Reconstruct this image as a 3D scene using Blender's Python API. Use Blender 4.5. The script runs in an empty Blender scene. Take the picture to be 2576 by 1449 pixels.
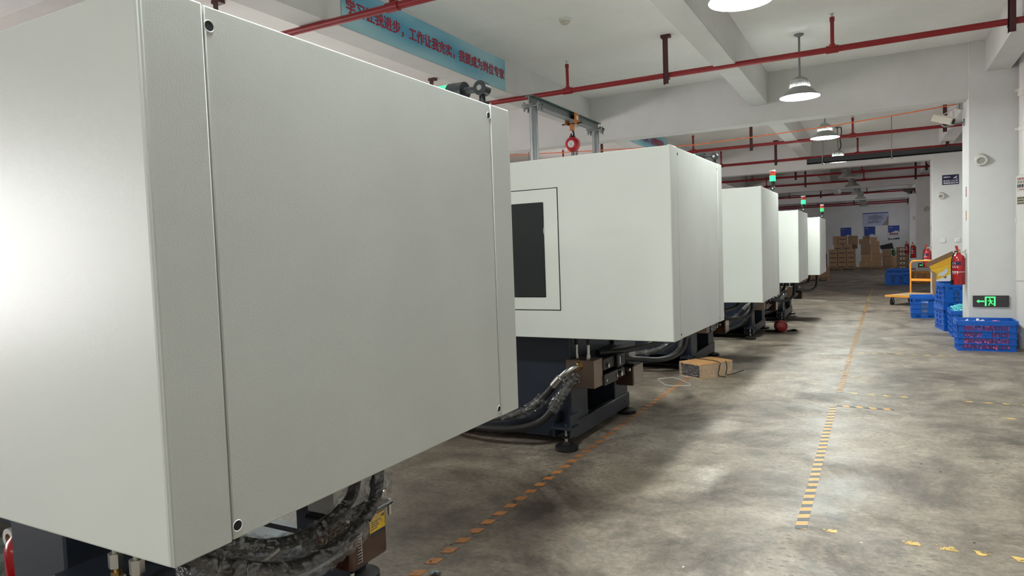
import bpy, bmesh, math, random
from mathutils import Vector, Matrix

# ------------------------------------------------------------------ scene, camera, light
S = bpy.context.scene
COL = S.collection
PI = math.pi

def camera():
    yaw, pitch, roll = math.radians(-28.364), math.radians(2.937), math.radians(2.035)
    f = Vector((math.sin(yaw)*math.cos(pitch), math.cos(yaw)*math.cos(pitch), -math.sin(pitch)))
    r = Vector((math.cos(yaw), -math.sin(yaw), 0)); d = f.cross(r)
    r2 = r*math.cos(roll) + d*math.sin(roll); d2 = -r*math.sin(roll) + d*math.cos(roll)
    cam = bpy.data.cameras.new('camera'); cam.sensor_width = 36; cam.sensor_fit = 'HORIZONTAL'
    cam.lens = 1708.77/2576*36; cam.clip_start = .05; cam.clip_end = 200
    o = bpy.data.objects.new('camera', cam); COL.objects.link(o)
    m = Matrix((( r2.x, -d2.x, -f.x, 0), (r2.y, -d2.y, -f.y, 0), (r2.z, -d2.z, -f.z, 1.3), (0, 0, 0, 1)))
    o.matrix_world = m
    S.camera = o
camera()

S.view_settings.view_transform = 'Standard'; S.view_settings.look = 'None'
S.view_settings.gamma = 1; S.view_settings.use_curve_mapping = False
S.view_settings.exposure = 0.95
try:
    S.cycles.use_denoising = True
    S.cycles.max_bounces = 6; S.cycles.diffuse_bounces = 4; S.cycles.glossy_bounces = 2; S.cycles.use_adaptive_sampling = True; S.cycles.adaptive_threshold = .05; S.cycles.adaptive_min_samples = 20
    S.cycles.transparent_max_bounces = 8; S.cycles.sample_clamp_indirect = 6
    S.cycles.caustics_reflective = False; S.cycles.caustics_refractive = False
except Exception:
    pass

W = bpy.data.worlds.new('overcast_sky'); S.world = W; W.use_nodes = True
W.node_tree.nodes['Background'].inputs[0].default_value = (.86, .93, 1, 1)
W.node_tree.nodes['Background'].inputs[1].default_value = 1.0

LAMP_POWER = 118.0          # radiance of the lit lamp diffusers
DAY_BACK, DAY_DOOR, DAY_LEFT, DAY_RIGHT, DAY_RIGHT_BACK = .6, 3.8, 7.0, .3, .6
YB = -20.0

def daylight(name, loc, rot, sx, sy, radiance, colour):
    l = bpy.data.lights.new(name, 'AREA'); l.shape = 'RECTANGLE'; l.size = sx; l.size_y = sy
    l.energy = radiance*sx*sy*PI; l.color = colour
    o = bpy.data.objects.new(name, l); COL.objects.link(o); o.location = loc; o.rotation_euler = rot
    return o
# daylight entering at the windows: (start, end, sill, head)
WIN_L = [(-6.6, -1.6, .15, 3.2), (-.8, 5.6, .35, 1.9), (10.6, 16.2, .35, 1.9), (18.5, 23.5, .35, 1.9), (25.5, 30.5, .35, 1.9)]
for k, (a, b, z0, z1) in enumerate(WIN_L):
    daylight('window_daylight', (-12.93, (a+b)/2, (z0+z1)/2), (0, -PI/2, 0), z1-z0-.1, b-a-.1, DAY_DOOR if k == 0 else DAY_LEFT*(1 if b < 17 else .2), (1, .97, .95) if k == 0 else (1, .885, .86))
WIN_R = [(-15.0, -11.4, .6, 2.8), (-9.8, -5.0, .6, 2.8), (25.0, 29.6, .98, 2.32), (32.3, 36.6, .98, 2.32)]  # first two are unseen fill, added to light the near machine faces
for a, b, z0, z1 in WIN_R:
    daylight('window_daylight', (1.99, (a+b)/2, (z0+z1)/2), (0, PI/2, 0), z1-z0-.1, b-a-.1, DAY_RIGHT if a > 0 else DAY_RIGHT_BACK, (1, .96, .95) if a > 0 else (1, 1, .98))
WIN_B = [(-8.6, -3.6, .45, 2.75), (-3.0, 1.4, .45, 2.75)]
for a, b, z0, z1 in WIN_B:
    daylight('window_daylight', ((a+b)/2, YB+.07, (z0+z1)/2), (PI/2, 0, 0), b-a-.1, z1-z0-.1, DAY_BACK, (1, .985, .955))

# ------------------------------------------------------------------ materials
MATS = {}
def nodes_of(name):
    m = bpy.data.materials.new(name); m.use_nodes = True
    nt = m.node_tree; b = nt.nodes['Principled BSDF']
    return m, nt, b
def mat(name, col, rough=.5, metal=0, noise=.06, scale=8, bump=0, bscale=200, spec=.5, alpha=1, emit=None, es=0, coat=0):
    if name in MATS: return MATS[name]
    m, nt, b = nodes_of(name)
    N, L = nt.nodes.new, nt.links.new
    tc = N('ShaderNodeTexCoord')
    if noise:
        n = N('ShaderNodeTexNoise'); n.inputs['Scale'].default_value = scale; n.inputs['Detail'].default_value = 4
        L(tc.outputs['Object'], n.inputs['Vector'])
        mx = N('ShaderNodeMix'); mx.data_type = 'RGBA'
        mx.inputs['A'].default_value = [c*(1-noise) for c in col[:3]]+[1]
        mx.inputs['B'].default_value = [min(1, c*(1+noise)) for c in col[:3]]+[1]
        L(n.outputs['Fac'], mx.inputs['Factor']); L(mx.outputs['Result'], b.inputs['Base Color'])
    else:
        b.inputs['Base Color'].default_value = list(col[:3])+[1]
    b.inputs['Roughness'].default_value = rough; b.inputs['Metallic'].default_value = metal
    b.inputs['Specular IOR Level'].default_value = spec; b.inputs['Alpha'].default_value = alpha
    if coat: b.inputs['Coat Weight'].default_value = coat
    if bump:
        n2 = N('ShaderNodeTexNoise'); n2.inputs['Scale'].default_value = bscale; n2.inputs['Detail'].default_value = 2
        L(tc.outputs['Object'], n2.inputs['Vector'])
        bp = N('ShaderNodeBump'); bp.inputs['Strength'].default_value = bump; bp.inputs['Distance'].default_value = .002
        L(n2.outputs['Fac'], bp.inputs['Height']); L(bp.outputs['Normal'], b.inputs['Normal'])
    if emit:
        b.inputs['Emission Color'].default_value = list(emit)+[1]; b.inputs['Emission Strength'].default_value = es
    MATS[name] = m
    return m

def wall_mat(name='white_wall_paint', lo=.60, hi=.70):
    m, nt, b = nodes_of(name); N, L = nt.nodes.new, nt.links.new
    g = N('ShaderNodeNewGeometry')
    n = N('ShaderNodeTexNoise'); n.inputs['Scale'].default_value = .9; n.inputs['Detail'].default_value = 6; n.inputs['Roughness'].default_value = .65
    L(g.outputs['Position'], n.inputs['Vector'])
    r = N('ShaderNodeValToRGB'); e = r.color_ramp.elements
    e[0].position = .3; e[0].color = (lo, lo*.998, lo*.982, 1); e[1].position = .62; e[1].color = (hi, hi*.999, hi*.988, 1)
    L(n.outputs['Fac'], r.inputs[0]); L(r.outputs[0], b.inputs['Base Color'])
    b.inputs['Roughness'].default_value = .75
    n2 = N('ShaderNodeTexNoise'); n2.inputs['Scale'].default_value = 60; L(g.outputs['Position'], n2.inputs['Vector'])
    bp = N('ShaderNodeBump'); bp.inputs['Strength'].default_value = .12; bp.inputs['Distance'].default_value = .004
    L(n2.outputs['Fac'], bp.inputs['Height']); L(bp.outputs['Normal'], b.inputs['Normal'])
    return m

def floor_mat():
    m, nt, b = nodes_of('worn_concrete'); N, L = nt.nodes.new, nt.links.new
    g = N('ShaderNodeNewGeometry')
    def noise(scale, detail=6, rough=.6, vec=None, dist=0):
        n = N('ShaderNodeTexNoise'); n.inputs['Scale'].default_value = scale; n.inputs['Detail'].default_value = detail
        n.inputs['Roughness'].default_value = rough; n.inputs['Distortion'].default_value = dist
        L(vec or g.outputs['Position'], n.inputs['Vector']); return n.outputs['Fac']
    def ramp(x, p0, c0, p1, c1):
        r = N('ShaderNodeValToRGB'); e = r.color_ramp.elements
        e[0].position = p0; e[0].color = (*c0, 1); e[1].position = p1; e[1].color = (*c1, 1)
        L(x, r.inputs[0]); return r.outputs[0]
    def mix(f, a, c, mode='MIX'):
        x = N('ShaderNodeMix'); x.data_type = 'RGBA'; x.blend_type = mode
        if isinstance(f, float): x.inputs['Factor'].default_value = f
        else: L(f, x.inputs['Factor'])
        for s, v in (('A', a), ('B', c)):
            if isinstance(v, tuple): x.inputs[s].default_value = (*v, 1)
            else: L(v, x.inputs[s])
        return x.outputs['Result']
    W3, K3 = (1, 1, 1), (0, 0, 0)
    base = ramp(noise(.55, 8, .62), .32, (.21, .173, .138), .68, (.385, .328, .266))
    # dirty brown stains
    st = ramp(noise(1.1, 9, .72, dist=.6), .45, K3, .64, W3)
    base = mix(st, base, (.100, .080, .064))
    pale = ramp(noise(.8, 7, .6, dist=.9), .58, K3, .75, W3)
    base = mix(pale, base, (.43, .39, .34))
    fine = ramp(noise(34, 8, .85), .3, (.48, .47, .46), .7, (1.32, 1.31, 1.30))
    base = mix(1.0, base, fine, 'MULTIPLY')
    mid = ramp(noise(4.5, 8, .7, dist=.5), .34, (.66, .65, .64), .66, (1.2, 1.2, 1.2))
    base = mix(1.0, base, mid, 'MULTIPLY')
    # worn pits showing dark aggregate, in patches only
    vo = N('ShaderNodeTexVoronoi'); vo.inputs['Scale'].default_value = 26
    mp = N('ShaderNodeMapping'); mp.inputs['Scale'].default_value = (.7, 1.3, 1); L(g.outputs['Position'], mp.inputs['Vector'])
    L(mp.outputs['Vector'], vo.inputs['Vector'])
    pit = ramp(vo.outputs['Distance'], .20, W3, .27, K3)
    patch = ramp(noise(.62, 3, .5), .44, K3, .54, W3)
    pit = mix(1.0, pit, patch, 'MULTIPLY')
    base = mix(pit, base, (.13, .115, .105))
    # hairline cracks
    ve = N('ShaderNodeTexVoronoi'); ve.feature = 'DISTANCE_TO_EDGE'; ve.inputs['Scale'].default_value = .55
    w = N('ShaderNodeVectorMath'); w.operation = 'MULTIPLY_ADD'
    nn = N('ShaderNodeTexNoise'); nn.inputs['Scale'].default_value = 1.6; nn.inputs['Detail'].default_value = 6
    L(g.outputs['Position'], nn.inputs['Vector']); L(nn.outputs['Color'], w.inputs[0]); w.inputs[1].default_value = (.8, .8, .8)
    L(g.outputs['Position'], w.inputs[2]); L(w.outputs['Vector'], ve.inputs['Vector'])
    cr = ramp(ve.outputs['Distance'], .0015, W3, .004, K3)
    cm = ramp(noise(.9, 2, .5), .5, K3, .6, W3)
    cr = mix(1.0, cr, cm, 'MULTIPLY')
    base = mix(cr, base, (.16, .145, .13))
    L(base, b.inputs['Base Color'])
    rr = ramp(noise(2.2, 6, .6), .35, (.38,)*3, .7, (.66,)*3); L(rr, b.inputs['Roughness'])
    b.inputs['Specular IOR Level'].default_value = .4
    bp = N('ShaderNodeBump'); bp.inputs['Strength'].default_value = .25; bp.inputs['Distance'].default_value = .006
    L(noise(24, 6, .7), bp.inputs['Height']); L(bp.outputs['Normal'], b.inputs['Normal'])
    return m

def tape_mat(name, dark_left=1.0, wear=.5, orange=(.70, .31, .055), period=.094, phase=0.):
    """hazard tape in object coordinates: x across, y along; worn away in patches"""
    m, nt, b = nodes_of(name); N, L = nt.nodes.new, nt.links.new
    tc = N('ShaderNodeTexCoord'); sp = N('ShaderNodeSeparateXYZ'); L(tc.outputs['Object'], sp.inputs[0])
    def math_(op, a, c):
        n = N('ShaderNodeMath'); n.operation = op
        for i, v in enumerate((a, c)):
            if isinstance(v, (int, float)): n.inputs[i].default_value = v
            else: L(v, n.inputs[i])
        return n.outputs[0]
    s = math_('ADD', math_('MULTIPLY', sp.outputs['X'], -.45), math_('ADD', sp.outputs['Y'], phase))
    s = math_('FRACT', math_('DIVIDE', s, period), 0)
    st = math_('GREATER_THAN', s, .5)
    mx = N('ShaderNodeMix'); mx.data_type = 'RGBA'; L(st, mx.inputs['Factor'])
    mx.inputs['A'].default_value = (.035, .04, .045, 1); mx.inputs['B'].default_value = (*orange, 1)
    n1 = N('ShaderNodeTexNoise'); n1.inputs['Scale'].default_value = 45; n1.inputs['Detail'].default_value = 5; L(tc.outputs['Object'], n1.inputs['Vector'])
    m2 = N('ShaderNodeMix'); m2.data_type = 'RGBA'; m2.blend_type = 'MULTIPLY'; m2.inputs['Factor'].default_value = .6
    r = N('ShaderNodeValToRGB'); r.color_ramp.elements[0].position = .3; r.color_ramp.elements[0].color = (.55, .55, .55, 1); r.color_ramp.elements[1].position = .6
    L(n1.outputs['Fac'], r.inputs[0]); L(mx.outputs['Result'], m2.inputs['A']); L(r.outputs[0], m2.inputs['B']); L(m2.outputs['Result'], b.inputs['Base Color'])
    n2 = N('ShaderNodeTexNoise'); n2.inputs['Scale'].default_value = 14; n2.inputs['Detail'].default_value = 6; n2.inputs['Roughness'].default_value = .7
    L(tc.outputs['Object'], n2.inputs['Vector'])
    keep = math_('GREATER_THAN', n2.outputs['Fac'], wear)
    kd = math_('GREATER_THAN', n2.outputs['Fac'], wear + (1-dark_left)*.4)
    al = N('ShaderNodeMix'); al.data_type = 'FLOAT'; L(st, al.inputs['Factor']); L(kd, al.inputs['A']); L(keep, al.inputs['B'])
    L(al.outputs['Result'], b.inputs['Alpha'])
    b.inputs['Roughness'].default_value = .5
    return m

def wrap_mat():
    """thin crinkled clear film: mostly see-through, sharp glints, whitish creases"""
    m, nt, b = nodes_of('clear_plastic_wrap'); N, L = nt.nodes.new, nt.links.new
    nt.nodes.remove(b); out = nt.nodes['Material Output']
    tc = N('ShaderNodeTexCoord')
    n = N('ShaderNodeTexNoise'); n.inputs['Scale'].default_value = 19; n.inputs['Detail'].default_value = 1.5; n.inputs['Distortion'].default_value = 1.6
    L(tc.outputs['Object'], n.inputs['Vector'])
    bp = N('ShaderNodeBump'); bp.inputs['Strength'].default_value = 1; bp.inputs['Distance'].default_value = .03
    L(n.outputs['Fac'], bp.inputs['Height'])
    gl = N('ShaderNodeBsdfGlossy'); gl.inputs['Roughness'].default_value = .07; gl.inputs['Color'].default_value = (.95, .95, .95, 1); L(bp.outputs['Normal'], gl.inputs['Normal'])
    df = N('ShaderNodeBsdfDiffuse'); df.inputs['Color'].default_value = (.55, .55, .55, 1); L(bp.outputs['Normal'], df.inputs['Normal'])
    tr = N('ShaderNodeBsdfTransparent'); tr.inputs['Color'].default_value = (.93, .93, .93, 1)
    r = N('ShaderNodeValToRGB'); e = r.color_ramp.elements
    e[0].position = .47; e[0].color = (.012,)*3+(1,); e[1].position = .52; e[1].color = (.13,)*3+(1,); x = e.new(.57); x.color = (.012,)*3+(1,)
    L(n.outputs['Fac'], r.inputs[0])
    m1 = N('ShaderNodeMixShader'); m1.inputs[0].default_value = .10; L(tr.outputs[0], m1.inputs[1]); L(gl.outputs[0], m1.inputs[2])
    m2 = N('ShaderNodeMixShader'); L(r.outputs[0], m2.inputs[0]); L(m1.outputs[0], m2.inputs[1]); L(df.outputs[0], m2.inputs[2])
    L(m2.outputs[0], out.inputs['Surface'])
    return m

def banner_mat():
    """printed sky-blue banner with paler and deeper swooshes, object coords: x along, y up (metres)"""
    m, nt, b = nodes_of('blue_banner_print'); N, L = nt.nodes.new, nt.links.new
    tc = N('ShaderNodeTexCoord'); mp = N('ShaderNodeMapping'); mp.inputs['Rotation'].default_value = (0, 0, .35); mp.inputs['Scale'].default_value = (.5, 2.2, 1)
    L(tc.outputs['Object'], mp.inputs['Vector'])
    n = N('ShaderNodeTexNoise'); n.inputs['Scale'].default_value = 1.1; n.inputs['Detail'].default_value = 1.5; L(mp.outputs['Vector'], n.inputs['Vector'])
    r = N('ShaderNodeValToRGB'); e = r.color_ramp.elements
    e[0].position = .38; e[0].color = (.075, .30, .47, 1); e[1].position = .52; e[1].color = (.26, .50, .60, 1)
    x = e.new(.62); x.color = (.36, .58, .66, 1)
    L(n.outputs['Fac'], r.inputs[0]); L(r.outputs[0], b.inputs['Base Color']); b.inputs['Roughness'].default_value = .6
    return m

WALL = wall_mat(); CEILING = wall_mat('white_ceiling_paint', .87, .94); FLOOR = floor_mat(); WRAP = wrap_mat(); BANNER = banner_mat()
PAINT = mat('machine_enamel', (.635, .65, .61), .31, noise=.05, scale=2.5, bump=.07, bscale=420, spec=.5)
PAINT_END = mat('machine_enamel_textured', (.50, .51, .48), .38, noise=.09, scale=3.2, bump=.11, bscale=300, spec=.45)
NAVY = mat('navy_machine_steel', (.017, .023, .036), .42, noise=.15, scale=6, bump=.08)
BLACK = mat('black_rubber', (.012, .012, .013), .5, noise=.2, scale=20)
BLACKP = mat('black_plastic', (.007, .008, .009), .34, noise=.1, spec=.35)
DARK = mat('dark_recess', (.008, .008, .009), .8, noise=0)
STEEL = mat('zinc_steel', (.55, .55, .53), .28, 1, noise=.12, scale=15)
BRASS = mat('brass', (.62, .40, .16), .3, 1, noise=.1)
COPPER = mat('bronze_manifold', (.26, .20, .16), .38, 1, noise=.15, scale=10)
GALV = mat('galvanised_steel', (.25, .27, .275), .5, .7, noise=.25, scale=5)
GREENSTEEL = mat('green_grey_steel', (.10, .17, .155), .45, .3, noise=.25, scale=8)
RED = mat('sprinkler_red', (.24, .010, .015), .38, noise=.12, scale=6)
DRED = mat('oxide_red_bracket', (.060, .012, .014), .5, noise=.15)
XRED = mat('extinguisher_red', (.42, .012, .018), .22, noise=.05, coat=.5)
AMBER = mat('amber_oil_tank', (.06, .020, .007), .12, noise=.2, alpha=.86, coat=.6)
ORANGE = mat('trolley_orange', (.85, .34, .035), .35, noise=.08)
WOOD = mat('worn_plywood', (.48, .33, .19), .6, noise=.25, scale=12)
CARTON = mat('cardboard', (.36, .225, .125), .8, noise=.12, scale=10)
CARTON2 = mat('cardboard_dark', (.25, .155, .09), .8, noise=.15, scale=10)
CRATE = mat('crate_blue_plastic', (.003, .105, .50), .38, noise=.1, scale=6)
CRATE_O = mat('crate_orange_plastic', (.78, .30, .04), .4, noise=.1)
PINK = mat('pink_bottle_caps', (.80, .12, .30), .4, noise=.35, scale=40)
TEAL = mat('teal_bottle_caps', (.10, .55, .62), .35, noise=.4, scale=40)
CLEARP = mat('milky_plastic_parts', (.75, .80, .82), .3, noise=.3, scale=40)
WHITEP = mat('white_plastic', (.74, .735, .71), .4, noise=.05)
CREAMP = mat('cream_plastic', (.60, .57, .49), .45, noise=.06)
PVC = mat('white_pvc_pipe', (.70, .68, .66), .35, noise=.05)
YELLOW = mat('yellow_label', (.80, .50, .02), .5, noise=.06)
YELLOWC = mat('yellow_printed_card', (.82, .48, .03), .55, noise=.1)
LAMPM = mat('lamp_shade_grey', (.30, .31, .29), .5, noise=.08)
LAMPIN = mat('lamp_reflector', (.55, .55, .53), .5, noise=.05)
LAMPHS = mat('lamp_heatsink', (.34, .34, .33), .4, .3, noise=.08)
LIT = mat('lamp_diffuser_lit', (.9, .9, .9), .5, noise=0, emit=(.93, 1, .965), es=LAMP_POWER)
UNLIT = mat('lamp_diffuser_off', (.36, .37, .36), .4, noise=.04)
GREENL = mat('green_lens_lit', (.02, .5, .2), .3, noise=0, emit=(.015, 1, .12), es=1.5)
GREENL2 = mat('green_lens_dim', (.02, .35, .12), .3, noise=0, emit=(.02, .8, .10), es=.3)
REDL = mat('red_lens', (.38, .03, .02), .25, noise=.05)
EXITG = mat('exit_sign_green', (.05, .6, .2), .5, noise=0, emit=(.08, 1, .20), es=.62)
EXITB = mat('exit_sign_panel', (.045, .04, .045), .35, noise=.1)
NAVYSIGN = mat('navy_sign', (.012, .012, .06), .5, noise=.05)
SIGNW = mat('sign_white', (.70, .70, .74), .5, noise=0)
POSTB = mat('poster_blue', (.025, .06, .30), .5, noise=.12, scale=3)
POSTW = mat('poster_white', (.62, .62, .64), .5, noise=.1, scale=6)
POSTP = mat('banner_pale_lilac', (.42, .46, .62), .5, noise=.25, scale=3)
POSTR = mat('poster_red_print', (.30, .06, .06), .6, noise=.1)
POSTD = mat('poster_dark_print', (.06, .07, .14), .6, noise=.1)
TXTRED = mat('banner_red_lettering', (.36, .012, .035), .5, noise=.08)
TRAYM = mat('charcoal_cable_tray', (.030, .032, .034), .45, noise=.15)
ROPE = mat('orange_rope', (.85, .20, .07), .6, noise=.1)
GLASSD = mat('dark_door_glass', (.010, .012, .014), .08, noise=0, spec=.6)
PANBLUE = mat('slate_blue_drip_tray', (.20, .24, .28), .5, noise=.1)
DRUMRED = mat('maroon_drum', (.11, .012, .018), .4, noise=.1)
PINKTXT = mat('maroon_drum_print', (.35, .08, .10), .5, noise=0)
STICK = mat('orange_brown_sticker', (.55, .24, .07), .5, noise=.35, scale=60)
STICKR = mat('red_brown_sticker', (.30, .09, .06), .5, noise=.35, scale=60)
PAPER = mat('paper', (.60, .56, .50), .7, noise=.05)
PAPERY = mat('yellowed_paper', (.40, .36, .24), .7, noise=.1)
INK = mat('dark_ink', (.035, .035, .045), .7, noise=.2)
GREENBAG = mat('green_woven_bag', (.06, .12, .07), .7, noise=.3)
FRAMEM = mat('window_frame_aluminium', (.55, .56, .56), .4, .4, noise=.05)
FLOORPALE = mat('pale_debris', (.55, .53, .5), .7, noise=.2)
def glass_mat():
    m, nt, b = nodes_of('window_glass')
    b.inputs['Base Color'].default_value = (.9, .95, .95, 1); b.inputs['Roughness'].default_value = .05; b.inputs['Alpha'].default_value = .12
    return m
GLASS = glass_mat()

# ------------------------------------------------------------------ mesh helpers
class MB:
    def __init__(s): s.v = []; s.f = []; s.ang = 38
    def add(s, v, f):
        k = len(s.v); s.v += [tuple(x) for x in v]; s.f += [tuple(i+k for i in q) for q in f]; return s
    def box(s, x0, x1, y0, y1, z0, z1, bev=0, seg=1):
        v = [(x, y, z) for x in (x0, x1) for y in (y0, y1) for z in (z0, z1)]
        f = [(0, 1, 3, 2), (4, 6, 7, 5), (0, 4, 5, 1), (2, 3, 7, 6), (0, 2, 6, 4), (1, 5, 7, 3)]
        if bev <= 0: return s.add(v, f)
        s.ang = 22
        bm = bmesh.new(); vs = [bm.verts.new(p) for p in v]
        for q in f: bm.faces.new([vs[i] for i in q])
        bmesh.ops.bevel(bm, geom=list(bm.edges), offset=bev, segments=seg, profile=.5, affect='EDGES')
        bm.verts.index_update()
        s.add([p.co[:] for p in bm.verts], [[p.index for p in q.verts] for q in bm.faces]); bm.free(); return s
    def cyl(s, p, q, r, r2=None, n=16, caps=True):
        p, q = Vector(p), Vector(q); r2 = r if r2 is None else r2
        d = (q-p).normalized(); a = d.orthogonal().normalized(); b = d.cross(a)
        v = []; f = []
        for c, rr in ((p, r), (q, r2)):
            v += [c + (a*math.cos(t) + b*math.sin(t))*rr for t in [2*PI*i/n for i in range(n)]]
        f = [(i, (i+1) % n, n+(i+1) % n, n+i) for i in range(n)]
        if caps: f += [tuple(range(n-1, -1, -1)), tuple(range(n, 2*n))]
        return s.add(v, f)
    def lathe(s, prof, c=(0, 0, 0), n=24, axis='z'):
        v = []; f = []
        for r, z in prof:
            for i in range(n):
                t = 2*PI*i/n; x, y = r*math.cos(t), r*math.sin(t)
                p = {'z': (x, y, z), 'y': (x, z, y), 'x': (z, x, y)}[axis]
                v.append((p[0]+c[0], p[1]+c[1], p[2]+c[2]))
        m = len(prof)
        for k in range(m-1):
            for i in range(n):
                q = (k*n+i, k*n+(i+1) % n, (k+1)*n+(i+1) % n, (k+1)*n+i)
                f.append(q if axis != 'y' else q[::-1])
        return s.add(v, f)
    def tube(s, pts, r, n=10, sub=6, lump=0, seed=0):
        P = smooth(pts, sub); rnd = random.Random(seed)
        v = []; f = []; up = None
        for i, p in enumerate(P):
            d = (P[min(i+1, len(P)-1)] - P[max(i-1, 0)]).normalized()
            a = (up - d*up.dot(d)).normalized() if up is not None else d.orthogonal().normalized()
            up = a; b = d.cross(a)
            rr = r(i/(len(P)-1)) if callable(r) else r
            for k in range(n):
                t = 2*PI*k/n; q = rr*(1+lump*(rnd.random()-.5))
                v.append(p + (a*math.cos(t) + b*math.sin(t))*q)
        for i in range(len(P)-1):
            for k in range(n):
                f.append((i*n+k, i*n+(k+1) % n, (i+1)*n+(k+1) % n, (i+1)*n+k))
        f.append(tuple(range(n-1, -1, -1))); f.append(tuple(range((len(P)-1)*n, len(P)*n)))
        return s.add(v, f)
    def prism(s, poly, lo, hi, axis='z'):
        n = len(poly); v = []
        for h in (lo, hi):
            for a, b in poly:
                v.append({'z': (a, b, h), 'y': (a, h, b), 'x': (h, a, b)}[axis])
        f = [(i, (i+1) % n, n+(i+1) % n, n+i) for i in range(n)] + [tuple(range(n-1, -1, -1)), tuple(range(n, 2*n))]
        return s.add(v, f)
    def ball(s, c, r, n=14, m=8):
        return s.lathe([(r*math.sin(PI*i/m)+1e-5, -r*math.cos(PI*i/m)) for i in range(m+1)], c, n)
    def xf(s, M):
        s.v = [tuple(M @ Vector(p)) for p in s.v]; return s
    def build(s, name, material, parent=None, flat=False, recalc=True):
        me = bpy.data.meshes.new(name); me.from_pydata(s.v, [], s.f)
        if recalc:
            bm = bmesh.new(); bm.from_mesh(me); bmesh.ops.recalc_face_normals(bm, faces=bm.faces); bm.to_mesh(me); bm.free()
        if not flat:
            for p in me.polygons: p.use_smooth = True
            me.set_sharp_from_angle(angle=math.radians(s.ang))
        me.materials.append(material); me.update()
        o = bpy.data.objects.new(name, me); COL.objects.link(o)
        if parent: o.parent = parent
        return o

def smooth(pts, sub):
    P = [Vector(p) for p in pts]
    if sub <= 1 or len(P) < 3: return P
    out = []
    for i in range(len(P)-1):
        p0, p1, p2, p3 = P[max(i-1, 0)], P[i], P[i+1], P[min(i+2, len(P)-1)]
        for k in range(sub):
            t = k/sub
            out.append(.5*((2*p1) + (p2-p0)*t + (2*p0-5*p1+4*p2-p3)*t*t + (3*p1-p0-3*p2+p3)*t**3))
    out.append(P[-1]); return out

def tag(o, label=None, cat=None, group=None, kind=None):
    if label: o['label'] = label
    if cat: o['category'] = cat
    if group: o['group'] = group
    if kind: o['kind'] = kind
    return o
def empty(name, loc, label, cat, group=None, rz=0):
    o = bpy.data.objects.new(name, None); COL.objects.link(o); o.location = loc; o.rotation_euler = (0, 0, rz)
    o.empty_display_size = .1
    return tag(o, label, cat, group)
def copy_tree(o, parent=None):
    c = o.copy(); COL.objects.link(c); c.parent = parent
    for ch in list(o.children): copy_tree(ch, c)
    return c
def bx(name, m, parent, *a, bev=0, seg=1): return MB().box(*a, bev=bev, seg=seg).build(name, m, parent)

def text(name, body, size, m, parent, M, bold=0., align='LEFT', squeeze=1., depth=.002):
    c = bpy.data.curves.new('lettering', 'FONT'); c.body = body; c.size = size; c.align_x = align; c.extrude = depth
    o = bpy.data.objects.new('lettering', c); COL.objects.link(o)
    dg = bpy.context.evaluated_depsgraph_get(); me = bpy.data.meshes.new_from_object(o.evaluated_get(dg))
    bpy.data.objects.remove(o); bpy.data.curves.remove(c)
    if bold:      # a heavier face: the same outlines laid over each other a hair apart
        bm = bmesh.new()
        for i, (dx, dy) in enumerate(((0, 0), (1, 0), (-1, 0), (0, 1), (0, -1), (.7, .7), (-.7, -.7), (.7, -.7), (-.7, .7))):
            k0 = len(bm.verts); bm.from_mesh(me); bm.verts.ensure_lookup_table()
            for v in bm.verts[k0:]: v.co.x += dx*bold; v.co.y += dy*bold; v.co.z += i*.00015
        bm.to_mesh(me); bm.free()
    me.transform(M @ Matrix.Diagonal((squeeze, 1, 1, 1))); me.materials.clear(); me.materials.append(m); me.name = name
    ob = bpy.data.objects.new(name, me); COL.objects.link(ob); ob.parent = parent
    return ob
def face_y(x, y, z):      # text frame on a surface that faces -Y (reads left to right along +X)
    return Matrix(((1, 0, 0, x), (0, 0, -1, y), (0, 1, 0, z), (0, 0, 0, 1)))
def face_x(x, y, z):      # text frame on a surface that faces +X (reads along +Y)
    return Matrix(((0, 0, 1, x), (1, 0, 0, y), (0, 1, 0, z), (0, 0, 0, 1)))

# ------------------------------------------------------------------ the building
CEIL = 3.59; YF = 37.9; XL = -13.0; XR = 2.05
def struct(name, mb, m=None, parent=None, label=None):
    o = mb.build(name, m or WALL, parent)
    if not parent: o['kind'] = 'structure'
    if label: o['label'] = label
    return o
struct('floor', MB().box(XL-.2, XR+.2, YB-.2, YF+.2, -.2, 0), FLOOR)
struct('ceiling', MB().box(XL-.2, XR+.2, YB-.2, YF+.2, CEIL, CEIL+.2), CEILING)
struct('wall_far', MB().box(XL-.2, XR+.2, YF, YF+.2, 0, CEIL))
def wall_with_windows(name, axis, p0, p1, lo, hi, wins):
    mb = MB(); bx_ = (lambda a, b, z0, z1: mb.box(p0, p1, a, b, z0, z1)) if axis == 'x' else (lambda a, b, z0, z1: mb.box(a, b, p0, p1, z0, z1))
    ys = [lo] + [q for w in wins for q in w[:2]] + [hi]
    for i in range(0, len(ys), 2): bx_(ys[i], ys[i+1], 0, CEIL)
    for a, b, z0, z1 in wins: bx_(a, b, 0, z0); bx_(a, b, z1, CEIL)
    return struct(name, mb)
wall_with_windows('wall_left', 'x', XL-.2, XL, YB, YF, WIN_L)
wall_with_windows('wall_right', 'x', XR, XR+.2, YB, YF, WIN_R)
wall_with_windows('wall_back', 'y', YB-.2, YB, XL-.2, XR+.2, WIN_B)
k = 0
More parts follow.
